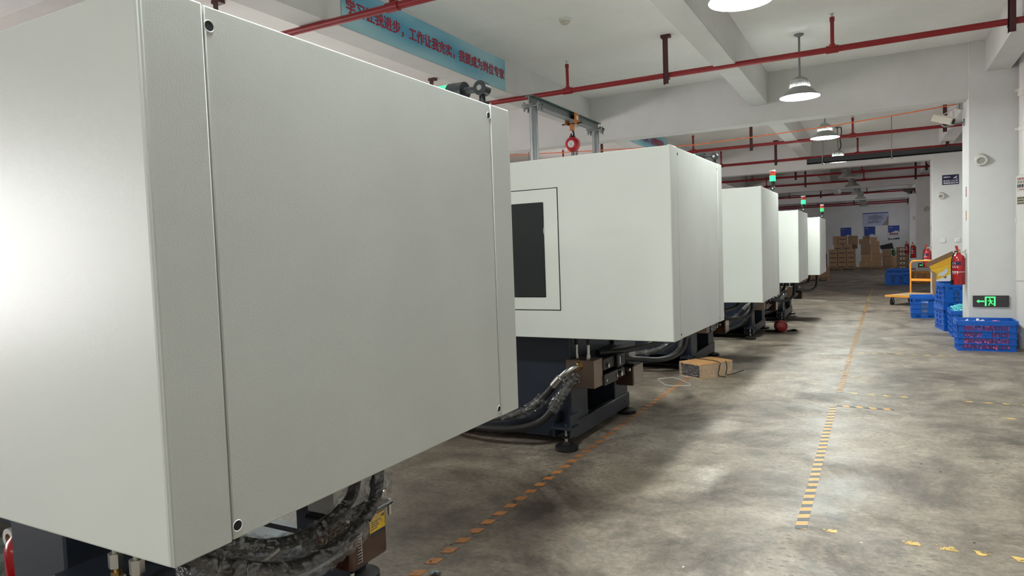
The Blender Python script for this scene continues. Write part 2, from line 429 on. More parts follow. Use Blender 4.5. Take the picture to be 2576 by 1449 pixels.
for wins, axis, xa in ((WIN_L, 'x', XL-.12), (WIN_R, 'x', XR+.10), (WIN_B, 'y', YB-.1)):
    for a, b, z0, z1 in wins:
        k += 1
        f = MB(); t = .04; n = max(2, round((b-a)/1.2))
        wb = lambda mb, d, u0, u1, q0, q1: mb.box(xa-d, xa+d, u0, u1, q0, q1) if axis == 'x' else mb.box(u0, u1, xa-d, xa+d, q0, q1)
        wb(f, .03, a, b, z0, z0+t); wb(f, .03, a, b, z1-t, z1)
        for i in range(n+1):
            y = a + (b-a-t)*i/n; wb(f, .03, y, y+t, z0, z1)
        w = struct('window_%d' % k, f, FRAMEM)
        for i in range(n):
            y = a + (b-a)*i/n
            wb(MB(), .004, y+.02, y+(b-a)/n, z0+t, z1-t).build('pane', GLASS, w)

# columns along the right side (the near end of each stands in the picture) and the left row
COLS = [(.955, 9.75), (1.008, 16.75), (1.031, 23.75), (1.095, 30.75)]
for i, (x, y) in enumerate(COLS):
    struct('column', MB().box(x, XR+.02, y, y+.66, 0, CEIL+.02, bev=.006), label='white square column, %s from the camera' % ('nearest', 'second', 'third', 'fourth')[i])
for y in (-11, -4.2):
    struct('column', MB().box(.955, XR+.02, y, y+.66, 0, CEIL+.02, bev=.006))
for y in (9.75, 16.75, 23.75, 30.75):
    struct('column', MB().box(-8.6, -8.05, y, y+.6, 0, CEIL+.02, bev=.006))
# ceiling beams: across the hall at each column row, and lengthwise between
n = 0
for y in (-10.97, -4.15, 2.72, 9.77, 16.77, 23.77, 30.77):
    n += 1
    struct('trim_%d' % n, MB().box(XL, XR, y, y+.27, 2.94 if y != 2.72 else 3.16, CEIL+.02, bev=.004), label='white cross beam under the ceiling')
for x0, x1, z in ((-4.10, -3.83, 3.19), (-1.50, -1.28, 3.17), (1.125, 1.365, 3.22), (-8.5, -8.2, 3.1)):
    for a, b in ((YB, -10.97), (-10.7, -4.15), (-3.88, 2.72), (2.99, 9.77), (10.04, 16.77), (17.04, 23.77), (24.04, 30.77), (31.04, YF)):
        n += 1
        struct('trim_%d' % n, MB().box(x0, x1, a, b, z, CEIL+.02, bev=.003), label='white lengthwise beam under the ceiling')
# slight step in the plaster of the middle beam
struct('trim_%d' % (n+1), MB().box(-1.50, -1.28, 3.0, 7.25, 3.163, 3.175), label='plaster skim under the lengthwise beam')

# ------------------------------------------------------------------ moulding machines
def u_rot(o, rz): o.rotation_euler = (0, 0, rz)

def signal_tower(root, x, y, z, lit, folded=False):
    base = MB().lathe([(.001, 0), (.026, 0), (.026, .008), (.012, .012), (.010, .045), (.001, .045)], (x, y, z)).build('signal_tower', BLACKP, root)
    MB().cyl((x, y-.018, z+.055), (x, y+.018, z+.055), .024, n=18).build('pivot_joint', BLACKP, base)
    MB().cyl((x, y-.0205, z+.055), (x, y-.018, z+.055), .009, n=12).build('pivot_screw', STEEL, base)
    if folded:    # tower tipped over towards the inside of the machine
        d = Vector((-1, .12, .06)).normalized()
        P = lambda s: Vector((x, y, z+.055)) + d*s
        MB().cyl(P(.02), P(.075), .011).build('stem', BLACKP, base)
        MB().cyl(P(.072), P(.135), .030, n=20).build('socket', BLACKP, base)
        MB().cyl(P(.135), P(.19), .027, n=20).build('green_lens', GREENL2, base)
        MB().cyl(P(.19), P(.245), .027, n=20).build('red_lens', REDL, base)
        MB().cyl(P(.245), P(.255), .028, n=20).build('cap', WHITEP, base)
    else:
        MB().cyl((x, y, z+.06), (x, y, z+.10), .011).build('stem', BLACKP, base)
        MB().lathe([(.012, .095), (.026, .102), (.028, .135), (.001, .135)], (x, y, z)).build('socket', BLACKP, base)
        MB().cyl((x, y, z+.135), (x, y, z+.195), .031, n=20).build('green_lens', lit, base)
        MB().cyl((x, y, z+.197), (x, y, z+.245), .030, n=20).build('red_lens', REDL, base)
        MB().cyl((x, y, z+.245), (x, y, z+.258), .031, n=20).build('cap', WHITEP, base)

def sleeve(root, pts, r, seed, name='plastic_sleeve'):
    MB().tube(pts, r, n=14, sub=10, lump=.55, seed=seed).build(name, WRAP, root)

def foot(root, x, y):
    f = MB().lathe([(.001, 0), (.072, 0), (.076, .006), (.076, .026), (.060, .034), (.022, .040), (.022, .055), (.001, .055)], (x, y, 0), 28).build('levelling_foot', BLACK, root)
    MB().cyl((x, y, .05), (x, y, .17), .011, n=10).build('bolt', STEEL, f)
    MB().cyl((x, y, .078), (x, y, .092), .022, n=6).build('nut', BLACKP, f)

def machine(x, y, Wd, z0, z1, label, rz=0, lit=GREENL, folded=False, tower=(-.045, -.14), detail=2, base_dx=-.70, base_y=None, hyd_dy=0, group='injection moulding machines in a row'):
    """local frame: x = 0 end face on the aisle side, y = 0 near face, z = 0 floor; the machine runs towards -x"""
    R = empty('injection_molding_machine', (x, y, 0), label, 'machine', group, rz)
    E_ = .0022; st = .129; Ln = -2.7
    # enclosure: corner strips, end panel, side panels, roof
    MB().box(Ln, -.004, 0, .030, z0, z1-.004, bev=.005, seg=2).build('side_panel', PAINT, R)
    MB().box(Ln, -.004, Wd-.030, Wd, z0, z1-.004, bev=.005, seg=2).build('side_panel', PAINT, R)
    MB().box(-.024, 0, .004, st, z0-.002, z1, bev=.004, seg=2).build('corner_strip', PAINT_END, R)
    MB().box(-.024, 0, Wd-st, Wd-.004, z0-.002, z1, bev=.004, seg=2).build('corner_strip', PAINT_END, R)
    p = MB().box(-.026, -.001, st+E_, Wd-st-E_, z0, z1-.002, bev=.004, seg=2).build('end_panel', PAINT_END, R)
    MB().box(Ln, -.012, .02, Wd-.02, z1-.03, z1-.004, bev=.004).build('roof_panel', PAINT, R)
    for yy in (st+.013, Wd-st-.013):
        for zz in (z0+.026, z1-.040):
            h = MB().cyl((-.003, yy, zz), (-.0004, yy, zz), .0095, n=18).build('bolt_hole', DARK, p)  # flat black disc stands in for the shade of an open hole
            MB().lathe([(.0092, 0), (.0108, .0012), (.0118, 0)], (-.0008, yy, zz), 18, axis='x').build('hole_rim', PAINT, h)
    # service door with a dark window in the near side panel
    dr = MB().box(-1.62, -.715, -.006, .004, z0+.178, z0+.93, bev=.003, seg=2).build('door', PAINT, R)
    MB().box(-1.625, -.710, -.0015, .002, z0+.173, z0+.935).build('door_gap', DARK, dr)
    MB().box(-1.53, -.808, -.009, -.004, z0+.256, z0+.85, bev=.004, seg=2).build('door_window', GLASSD, dr)
    MB().box(-1.66, -1.635, -.040, -.006, z0+.50, z0+.68, bev=.006).build('door_handle', BLACKP, dr)
    signal_tower(R, tower[0], Wd+tower[1], z1, lit, folded)
    # bed and base
    b0 = base_dx; yb0, yb1 = base_y or (.05, Wd-.08)
    bed = MB().box(-5.6, b0-.02, yb0+.28, yb1-.28, .50, z0-.004, bev=.006).build('bed', NAVY, R)
    MB().box(-5.5, Ln, .12, Wd-.12, z0-.004, z0+.62, bev=.01).build('injection_unit_cover', PAINT, R)  # unseen length, drawn out to keep left daylight off the aisle
    for xx in (b0, -5.2):
        for ya, yb in ((yb0, yb0+.27), (yb1-.27, yb1)):
            MB().box(xx-((.26 if ya < .5 else .06) if detail < 1 else .46), xx, ya, yb, .055, z0-.006, bev=.006).build('leg', NAVY, R)
        MB().box(xx-.03, xx+.012, yb0-.006, yb1+.006, .055, .165, bev=.004).build('end_rail', NAVY, R)
    for ya in (yb0, yb1-.05):
        MB().box(-5.2, b0-.1, ya, ya+.05, .055, .165, bev=.004).build('side_rail', NAVY, R)
    for ya in (yb0, yb1):
        for zz in (.11,):
            MB().cyl((b0+.011, (ya*.85+.6*.15), zz), (b0+.014, (ya*.85+.6*.15), zz), .009, n=12).build('rail_hole', DARK, R)
    for xx in (b0-.01, -5.25):
        for yy, s in ((yb0-.075, 1), (yb1-.02, -1)):
            foot(R, xx, yy)
        MB().box(xx-.075, xx+.055, yb0-.15, yb0+.0, .150, .166).box(xx-.075, xx-.065, yb0-.12, yb0, .09, .24).box(xx+.045, xx+.055, yb0-.12, yb0, .09, .24).build('foot_bracket', NAVY, R)
    MB().box(-5.5, b0-.3 if detail else -2.6, *((.95, 1.25) if detail < 1 else (yb0+.02, yb1-.02)), .05, .505).build('light_block_tank', NAVY, R)  # closed box added under the bed to stop daylight reaching the aisle floor
    if detail < 1: return R
    # hydraulic manifold block with stacked valves on the end frame
    had = set(R.children)
    mx = b0+.08
    mf = MB().box(mx-.10, mx+.10, -.055, .085, .405, .590, bev=.003).build('manifold_block', COPPER, R)
    MB().box(mx-.1, mx+.0, .085, Wd-.25, .545, .585).box(b0-.02, mx-.02, .1, .2, .42, .54).build('manifold_rail', NAVY, R)
    v = MB().box(mx-.03, mx+.105, .088, .30, .50, .575, bev=.004).box(mx-.02, mx+.125, .30, .44, .485, .58, bev=.008).build('upper_valve', BLACKP, R)
    MB().cyl((mx+.105, .16, .525), (mx+.116, .16, .525), .014).build('valve_plug', STEEL, v)
    for i in range(3):
        MB().box(mx+.125, mx+.127, .335+i*.03, .35+i*.03, .505, .56).build('valve_label', POSTD if i else SIGNW, v)
    w = MB().box(mx-.03, mx+.11, .088, .34, .395, .475, bev=.005).box(mx-.02, mx+.10, .35, .50, .40, .46, bev=.006).cyl((mx+.04, .50, .43), (mx+.04, .68, .43), .028).build('lower_valve', BLACKP, R)
    for yy, r in ((.12, .010), (.31, .010), (.40, .018), (.56, .012)):
        MB().cyl((mx+.10, yy, .43), (mx+.116, yy, .43), r, n=12).build('valve_cap', STEEL, w)
    MB().cyl((mx+.04, .68, .43), (mx+.04, .73, .43), .020, n=8).build('solenoid_nut', STEEL, w)
    # chrome elbow, hoses
    el = MB().tube([(mx-.005, -.055, .555), (mx-.02, -.10, .55), (mx-.06, -.13, .52), (mx-.12, -.14, .465)], .019, n=14).build('pipe_elbow', STEEL, R)
    MB().tube([(mx-.10, -.14, .483), (mx-.155, -.14, .425)], .027, n=16, sub=1).build('ferrule', STEEL, el)
    MB().cyl((mx-.005, -.056, .556), (mx-.005, -.085, .553), .027, n=6).build('union_nut', BRASS, el)
    hp = [(mx-.15, -.14, .43), (mx-.22, -.15, .35), (mx-.33, -.16, .26), (mx-.50, -.165, .20), (mx-.75, -.16, .165), (mx-1.1, -.10, .18)]
    h = MB().tube(hp, .023).build('hydraulic_hose', BLACK, R)
    sleeve(h, hp[1:5], .036, 3)
    hp = [(mx-.03, -.055, .47), (mx-.05, -.11, .455), (mx-.085, -.17, .38), (mx-.14, -.20, .28), (mx-.22, -.22, .20), (mx-.38, -.23, .145), (mx-.60, -.235, .125), (mx-.85, -.2, .13), (mx-1.1, -.1, .2)]
    h = MB().tube(hp, .023).build('hydraulic_hose', BLACK, R)
    sleeve(h, hp[0:4], .034, 4)
    for i, q in enumerate(([(mx+.02, .44, .53), (mx+.10, .62, .50), (mx+.24, .88, .46), (mx+.33, 1.06, .49), (mx+.36, 1.14, .58), (mx+.36, 1.15, z0+.05)],
              [(mx+.02, .2, .60), (mx+.10, .42, .585), (mx+.17, .70, .585), (mx+.24, .92, .62), (mx+.27, 1.0, z0+.05)])):
        h = MB().tube(q, .021).build('aisle_hose', BLACK, R)
    for yy, xx in ((-.01, mx-.055), (-.01, mx+.03)):
        c = MB().cyl((xx, yy+.03, .59), (xx, yy+.03, .615), .014, n=6).cyl((xx, yy+.03, .615), (xx, yy+.03, .68), .010, n=10).build('pressure_line', STEEL, R)
        MB().cyl((xx, yy+.03, .68), (xx, yy+.03, z0+.02), .013, n=10).build('braided_sleeve', BLACKP, c)
    # lubricator on the far side of the frame
    lub = MB().box(b0+.06, b0+.20, Wd-.36, Wd-.14, .30, .45, bev=.008).build('lubricator', AMBER, R)
    MB().box(b0+.05, b0+.21, Wd-.37, Wd-.13, .45, .465, bev=.003).build('lid', BLACKP, lub)
    MB().box(b0+.02, b0+.16, Wd-.33, Wd-.19, .465, .56, bev=.004).build('pump_body', mat('pump_grey', (.42, .41, .39), .45), lub)
    MB().box(b0-.02, b0+.06, Wd-.34, Wd-.16, .40, .56).build('mount_plate', NAVY, lub)
    for o in R.children:
        if o not in had and o != lub: o.location.y += hyd_dy
    return R

M1 = machine(-1.108, .745, 1.331, .76, 1.788, 'nearest and largest white moulding machine, its pale end panel filling the left of the picture', folded=True, tower=(-.033, -.12), detail=0, base_dx=-.742, base_y=(.205, 1.34))
M2 = machine(-1.023, 3.822, 1.252, .76, 1.880, 'second white moulding machine, with a dark door window facing the camera', rz=math.radians(-1.6), folded=True, tower=(-.03, -.085), base_dx=-.777, base_y=(.25, 1.30), hyd_dy=.28)
M3 = machine(-.989, 6.98, 1.278, .73, 1.866, 'third white moulding machine, green lamp tower upright, behind the wrapped wooden packet', tower=(-.045, -.10), base_dx=-.74, base_y=(.13, 1.22), hyd_dy=.12)
M4 = machine(-.925, 9.76, 1.36, .77, 1.738, 'fourth white moulding machine, with the brightest green tower lamp', tower=(-.045, -.12), base_dx=-.62)
M5 = machine(-.822, 12.04, 1.42, .77, 1.708, 'farthest white moulding machine of the row, beside the carton stacks', tower=(-.05, -.10), lit=GREENL2, base_dx=-.58)

# ---- fittings that only the nearest machine shows (local frame of M1)
def first_machine_fittings(R):
    z0 = .72
    lub = MB().box(-.57, -.41, .935, 1.125, .245, .410, bev=.010, seg=2).build('lubricator', AMBER, R)
    MB().box(-.59, -.395, .915, 1.150, .410, .424, bev=.004).build('lid', BLACKP, lub)
    for yy in (.925, 1.138):
        MB().cyl((-.404, yy, .375), (-.404, yy, .430), .007, n=10).build('lid_screw', STEEL, lub)
    MB().cyl((-.415, .945, .225), (-.415, .945, .245), .008, n=8).build('drain_screw', STEEL, lub)
    lb = MB().box(-.410, -.4088, 1.035, 1.115, .328, .398).build('warning_label', YELLOW, lub)
    lb['label'] = 'yellow printed maintenance label'
    text('label_heading', 'C€', .012, INK, lub, face_x(-.4084, 1.094, .382), .0003, depth=.0002)
    for i, (a, b) in enumerate(((1.042, 1.09), (1.042, 1.078), (1.042, 1.084), (1.042, 1.072))):
        MB().box(-.4088, -.4084, a, b, .374-i*.008, .3765-i*.008).build('label_line', INK, lub)
    MB().box(-.4088, -.4083, 1.035, 1.115, .328, .341).build('label_footer', INK, lub)
    sc = MB()
    for i in range(13): sc.box(-.410, -.4093, .975-.006*(i % 3 == 0), .991, .265+i*.010, .266+i*.010)
    sc.box(-.410, -.4093, .991, .9925, .262, .39); sc.build('level_scale', SIGNW, lub)
    pump = MB().box(-.60, -.47, .94, 1.10, .424, .59, bev=.006).build('pump_body', mat('pump_grey', (.42, .41, .39), .45), lub)
    MB().box(-.470, -.469, .955, .985, .44, .48).build('pump_label', SIGNW, lub)
    g = MB().cyl((-.47, 1.085, .475), (-.43, 1.085, .475), .025, n=24).build('pressure_gauge', BLACKP, R)
    MB().lathe([(.0205, 0), (.0245, .004), (.026, 0)], (-.431, 1.085, .475), 24, axis='x').build('bezel', STEEL, g)
    MB().cyl((-.430, 1.085, .475), (-.4295, 1.085, .475), .021, n=24).build('dial', mat('gauge_dial', (.30, .31, .31), .4), g)
    nd = MB()
    for k in range(9):
        a = math.radians(-40+k*32.5); c, s = math.cos(a), math.sin(a)
        nd.cyl((-.4293, 1.085+c*.013, .475+s*.013), (-.4293, 1.085+c*.018, .475+s*.018), .0011, n=4)
    nd.cyl((-.4290, 1.085, .475), (-.4290, 1.072, .488), .0012, n=4); nd.build('needle_marks', INK, g)
    MB().cyl((-.45, 1.085, .424), (-.45, 1.085, .452), .008, n=6).build('gauge_stem', BRASS, g)
    MB().box(-.66, -.56, .95, 1.12, .30, .56).build('lubricator_plate', NAVY, R)
    # hoses in loose clear bags
    q = [(-.26, .13, .72), (-.235, .20, .655), (-.215, .30, .600), (-.21, .40, .556), (-.21, .52, .537), (-.21, .63, .555), (-.21, .70, .605), (-.22, .73, z0+.04)]
    h = MB().tube(q, .0165, n=14).build('hydraulic_hose', BLACK, R); sleeve(h, [Vector(p)+Vector((.004, .0, -.008)) for p in q[1:7]], .030, 21)
    q = [(-.15, .03, .72), (-.13, .10, .665), (-.115, .20, .605), (-.11, .35, .536), (-.11, .48, .523), (-.11, .61, .55), (-.11, .67, .60), (-.12, .70, .67), (-.13, .71, z0+.05)]
    h = MB().tube(q, .0175, n=14).build('hydraulic_hose', BLACK, R); sleeve(h, [Vector(p)+Vector((.004, .0, -.008)) for p in q[1:8]], .031, 22)
    MB().box(-.62, -.30, .09, .40, .42, .535, bev=.006).build('manifold_block', NAVY, R)
    for xx in (-.45, -.37):
        c = MB().cyl((xx, .15, .535), (xx, .15, .553), .013, n=6).cyl((xx, .15, .553), (xx, .15, .563), .006, n=10).build('brass_fitting', BRASS, R)
        MB().cyl((xx, .15, .563), (xx, .15, .597), .0165, n=6).build('hex_nut', STEEL, c)
        MB().cyl((xx, .15, .597), (xx, .15, z0+.02), .007, n=10).build('tube_stub', mat('dull_tube', (.34, .33, .26), .5), c)
        MB().lathe([(.012, .5345), (.019, .535), (.019, .539), (.012, .5395)], (xx, .15, 0), 16).build('sealing_tape', WHITEP, c)
    MB().cyl((-.25, .32, .49), (-.19, .40, .55), .004, n=8).build('cable_tie_tail', CREAMP, R)
    MB().box(-.66-.28, -.44, .66, .93, .285, .30, bev=.004).box(-.70, -.66, .66, .93, .16, .29).build('drip_tray', PANBLUE, R)
old_parts = set(M1.children)
first_machine_fittings(M1)
for o in M1.children:
    if o not in old_parts: o.location = (-.01, -.03, .022) if o.name.split('.')[0] in ('lubricator', 'lubricator_plate') else (-.0, .012, .03) if o.name.startswith('pressure_gauge') else (-.01, .02, .04)

# ------------------------------------------------------------------ things under and beside the machines
d = empty('oil_drum', (-2.28, 1.62, 0), 'dark maroon drum with faint print, standing under the nearest machine', 'drum')
MB().lathe([(.001, 0), (.135, 0), (.14, .01), (.14, .14), (.146, .15), (.14, .16), (.14, .30), (.13, .315), (.001, .315)], n=32).build('drum_body', DRUMRED, d)
MB().cyl((.06, -.05, .315), (.06, -.05, .335), .028, n=14).build('screw_cap', BLACKP, d)
for i in range(4): MB().box(-.05, .05-.012*(i % 2), -.1412, -.1400, .25-i*.022, .256-i*.022).build('print_line', PINKTXT, d)

d = empty('fire_extinguisher', (-2.815, 1.30, 0), 'red cylinder with black neck standing behind the grey leg of the nearest machine', 'extinguisher')
MB().lathe([(.001, 0), (.050, 0), (.055, .01), (.055, .27), (.048, .30), (.024, .325), (.001, .325)], n=24).build('cylinder', XRED, d)
MB().lathe([(.026, .320), (.026, .345), (.018, .352), (.018, .372), (.001, .372)], n=16).build('neck', BLACKP, d)
d = empty('tape_roll', (-3.0, 1.36, .255), 'roll of white tape lying on a plastic bag by the red cylinder', 'tape roll')
MB().lathe([(.022, -.02), (.04, -.02), (.04, .02), (.022, .02), (.022, -.02)], n=22, axis='y').build('roll', WHITEP, d)
MB().lathe([(.018, -.02), (.022, -.02), (.022, .02), (.018, .02), (.018, -.02)], n=22, axis='y').build('core', CARTON, d)
def lump(name, label, cat, loc, sx, sy, sz, m, seed):
    rnd = random.Random(seed); bm = bmesh.new(); bmesh.ops.create_icosphere(bm, subdivisions=3, radius=1)
    for v in bm.verts:
        k = 1 + .22*math.sin(v.co.x*5+seed)*math.cos(v.co.y*6+seed*2) + .10*(rnd.random()-.5)
        v.co = Vector((v.co.x*sx*k, v.co.y*sy*k, max(-.9, v.co.z)*sz*k + sz*.9))
    zmin = min(v.co.z for v in bm.verts)
    for v in bm.verts: v.co.z -= zmin
    me = bpy.data.meshes.new(name); bm.to_mesh(me); bm.free(); me.materials.append(m)
    o = bpy.data.objects.new(name, me); COL.objects.link(o); o.location = loc; tag(o, label, cat); return o
lump('plastic_bag', 'grey-green plastic bag under the nearest machine at the left edge', 'bag', (-3.04, 1.37, 0), .12, .11, .115, mat('grey_green_bag', (.16, .20, .18), .35, noise=.4, scale=9), 4)
bx_ = empty('cardboard_box', (-2.74, 1.13, 0), 'small brown carton on the floor by the grey machine leg', 'box')
bx('carton_body', CARTON, bx_, -.10, .10, -.08, .08, 0, .20, bev=.003)

# wrapped wooden packet between the second and third machines
p = empty('wrapped_packet', (-1.535, 6.90, 0), 'wooden packet wrapped in clear film with black straps, on the floor between machines', 'packet', rz=math.radians(-32))
bx('wooden_tray', WOOD, p, -.145, .145, -.22, .22, 0, .012)
bx('dark_core', BLACKP, p, -.125, .125, -.205, .20, .012, .135)
bx('wooden_lid', mat('fresh_plywood', (.62, .34, .14), .55, noise=.15, scale=14), p, -.145, .145, -.22, .22, .135, .15)
for xx in (-.138, .138): bx('corner_batten', WOOD, p, xx-.007, xx+.007, -.22, -.206, .012, .135)
bx('side_board', mat('pale_plywood', (.55, .38, .22), .5, noise=.3, scale=18), p, .128, .142, -.205, .22, .012, .135)
bx('side_board', WOOD, p, -.142, -.128, -.205, .22, .012, .135)
fm = MB()
for (x0, y0, x1, y1) in ((-.15, -.227, .15, -.227), (.15, -.227, .15, .227)):
    n_ = 14
    rnd = random.Random(5); vv = []; ff = []
    for i in range(n_+1):
        for j in range(6):
            t = i/n_; k = (rnd.random()-.5)*.010
            vv.append((x0+(x1-x0)*t + (k if x0 == x1 else 0), y0+(y1-y0)*t + (k if y0 == y1 else 0), .004+.146*j/5))
    ff = [(i*6+j, (i+1)*6+j, (i+1)*6+j+1, i*6+j+1) for i in range(n_) for j in range(5)]
    fm.add(vv, ff)
fm.build('clear_film', WRAP, p, recalc=False)
MB().tube([(-.15, .02, .152), (.148, .02, .154), (.152, .03, .10), (.152, .015, .02), (.20, .06, .004)], .004, n=6).build('strap', BLACK, p)
MB().tube([(.152, .12, .15), (.156, .13, .08), (.156, .13, .01), (.27, .24, .06)], .004, n=6).build('strap', BLACK, p)
s = MB().tube([(-1.93, 6.55, .003), (-1.80, 6.66, .003), (-1.66, 6.50, .003), (-1.56, 6.38, .003), (-1.60, 6.30, .003), (-1.78, 6.28, .003), (-1.93, 6.55, .003)], .004, n=6, sub=2).build('strapping_loop', mat('pale_strap', (.5, .5, .47), .4))
tag(s, 'pale plastic strapping loop lying on the floor beside the wrapped packet', 'strap')

# ------------------------------------------------------------------ gantry with chain hoist over the third machine
g = empty('gantry_crane', (-3.268, 7.6, 0), 'grey steel gantry on two pipe posts straddling the third machine', 'gantry')
for yy in (-.92, .92):
    po = MB().cyl((0, yy, .01), (0, yy, 2.865), .045, n=20).build('post', GALV, g)
    MB().box(-.12, .12, yy-.12, yy+.12, 0, .012).build('foot_plate', GALV, po)
    MB().box(-.10, .10, yy-.06, yy+.06, 2.862, 2.876).build('cap_plate', GALV, po)
    for dx in (-.085, .085):
        for dy in (-.045, .045):
            cl = MB().box(dx-.022, dx+.022, yy+dy-.014, yy+dy+.014, 2.876, 2.90).cyl((dx, yy+dy, 2.82), (dx, yy+dy, 2.92), .008, n=8).cyl((dx, yy+dy, 2.835), (dx, yy+dy, 2.862), .014, n=6).build('beam_clamp', GALV, po)
ib = MB().box(-.05, .05, -1.02, 1.02, 2.876, 2.884).box(-.004, .004, -1.02, 1.02, 2.884, 2.967).build('i_beam', GALV, g)
MB().box(-.05, .05, -1.02, 1.02, 2.967, 2.975).build('top_flange', GREENSTEEL, ib)
h = empty('chain_hoist', (-3.268, 7.74, 2.432), 'red manual chain hoist hanging from an orange trolley on the gantry beam', 'hoist')
OT = mat('trolley_rust_orange', (.50, .17, .03), .5, noise=.15)
for sx in (-1, 1):
    t = MB().box(sx*.062-.006, sx*.062+.006, -.07, .07, .40, .535, bev=.004).build('trolley_plate', OT, h)
    for yy in (-.04, .04): MB().cyl((sx*.052, yy, .487), (sx*.012, yy, .487), .022, n=14).build('wheel', BLACKP, t)
    MB().box(sx*.068-.001, sx*.069+.001, -.02, .025, .455, .50).build('rating_plate', SIGNW, t)
MB().cyl((-.13, 0, .415), (.13, 0, .415), .009, n=10).build('axle', BLACKP, h)
MB().box(-.025, .025, -.015, .015, .335, .41).build('hanger', OT, h)
MB().tube([(0, 0, .34), (.0, .03, .325), (.0, .045, .295), (.0, .03, .262), (.0, 0, .250), (0, -.03, .262), (0, -.04, .29)], .011, n=10).build('top_hook', BLACKP, h)
dr = MB().lathe([(.001, -.05), (.062, -.05), (.068, -.034), (.086, -.032), (.09, -.024), (.09, .024), (.086, .032), (.06, .05), (.001, .05)], (0, 0, .165), 32, axis='y').build('hoist_drum', XRED, h)
MB().cyl((0, -.05, .165), (0, -.053, .165), .042, n=26).build('data_plate', SIGNW, dr)
for i in range(5): MB().box(-.026+.004*(i % 2), .026-.004*(i % 2), -.0536, -.053, .185-i*.011, .188-i*.011).build('plate_line', INK, dr)
MB().box(-.03, .03, -.02, .02, .235, .27).build('hook_block', BLACKP, h)
def chain(name, parent, top, length, pitch=.022):
    mb = MB(); n_ = int(length/pitch)
    for i in range(n_):
        z = top[2]-i*pitch; a = (.008, 0) if i % 2 else (0, .008)
        mb.tube([(top[0]+a[0], top[1]+a[1], z), (top[0]+a[0], top[1]+a[1], z-pitch*1.15), (top[0]-a[0], top[1]-a[1], z-pitch*1.15), (top[0]-a[0], top[1]-a[1], z), (top[0]+a[0], top[1]+a[1], z)], .003, n=5, sub=1)
    return mb.build(name, BLACKP, parent)
for q, l in (((0, -.03, .09), .55), ((.01, .0, .085), .52), ((0, .03, .09), .5), ((.02, .085, .13), .45), ((.02, .055, .11), .5)): chain('chain', h, q, l)

h2 = empty('chain_hoist', (-1.27, 10.66, 0), 'red chain hoist resting on the floor under the fourth machine', 'hoist', rz=.5)
MB().lathe([(.001, -.06), (.07, -.06), (.083, -.05), (.086, -.02), (.086, .02), (.083, .05), (.07, .06), (.001, .06)], (0, 0, .088), 28, axis='y').build('hoist_drum', XRED, h2)
MB().lathe([(.055, -.063), (.06, -.066), (.065, -.063)], (0, 0, .088), 28, axis='y').build('cover_ring', mat('dark_red_ring', (.2, .01, .015), .3), h2)
MB().tube([(.02, .05, .17), (.03, .06, .20), (.06, .06, .215), (.075, .05, .19), (.06, .04, .165)], .011, n=8).build('hook', BLACKP, h2)
for i in range(2):
    rnd = random.Random(i+3); c0 = (-.13, .16)[i]
    MB().tube([(c0+rnd.uniform(-.08, .08), rnd.uniform(-.06, .08), .008+.018*rnd.random()) for _ in range(16)], .0075, n=6, sub=4).build('chain_pile', BLACKP, h2)

# ------------------------------------------------------------------ pendant lamps above the aisle
def lamp(loc, lit, label):
    L_ = empty('pendant_lamp', loc, label, 'lamp', 'pendant lamps above the aisle')
    MB().lathe([(.001, CEIL), (.05, CEIL), (.05, CEIL-.012), (.012, CEIL-.03), (.012, CEIL-.05)], n=18).build('ceiling_rose', GALV, L_)
    MB().cyl((0, 0, 3.11), (0, 0, CEIL-.02), .011, n=10).build('rod', GALV, L_)
    MB().lathe([(.001, 3.135), (.03, 3.132), (.075, 3.105), (.098, 3.085), (.098, 3.078), (.001, 3.078)], n=28).build('top_cap', LAMPM, L_)
    hs = MB().cyl((0, 0, 3.008), (0, 0, 3.08), .088, n=28)
    for i in range(28):
        a = 2*PI*i/28; c, s_ = math.cos(a), math.sin(a)
        hs.add([(c*.088-s_*.003, s_*.088+c*.003, 3.012), (c*.108-s_*.003, s_*.108+c*.003, 3.012), (c*.108-s_*.003, s_*.108+c*.003, 3.076), (c*.088-s_*.003, s_*.088+c*.003, 3.076),
                (c*.088+s_*.003, s_*.088-c*.003, 3.012), (c*.108+s_*.003, s_*.108-c*.003, 3.012), (c*.108+s_*.003, s_*.108-c*.003, 3.076), (c*.088+s_*.003, s_*.088-c*.003, 3.076)],
               [(0, 1, 2, 3), (7, 6, 5, 4), (1, 5, 6, 2), (0, 4, 5, 1), (3, 2, 6, 7)])
    hs.build('heat_sink', LAMPHS, L_)
    MB().lathe([(.10, 3.012), (.108, 3.0), (.208, 2.913), (.211, 2.908), (.208, 2.906), (.203, 2.912), (.105, 2.994)], n=40).build('shade', LAMPM, L_)
    if lit: MB().cyl((0, 0, 2.909), (0, 0, 2.914), .203, n=40).build('diffuser', LIT, L_)
    else: MB().lathe([(.001, 2.985), (.09, 2.985), (.198, 2.915), (.202, 2.913)], n=32).build('reflector', LAMPIN, L_)
    return L_
LBL = ['lit pendant lamp cut by the top edge of the picture', 'large lit pendant lamp on a long rod in front of the cross beam',
       'lit pendant lamp, third along the aisle, just beyond the first cross beam', 'lit pendant lamp in front of the dark cable tray',
       'unlit pendant lamp with open pale reflector, first of the dark ones', 'unlit pendant lamp, second of the dark ones', 'unlit pendant lamp, third of the dark ones', 'unlit pendant lamp, fourth of the dark ones',
       'unlit pendant lamp, fifth of the dark ones', 'farthest unlit pendant lamp, in front of the end wall']
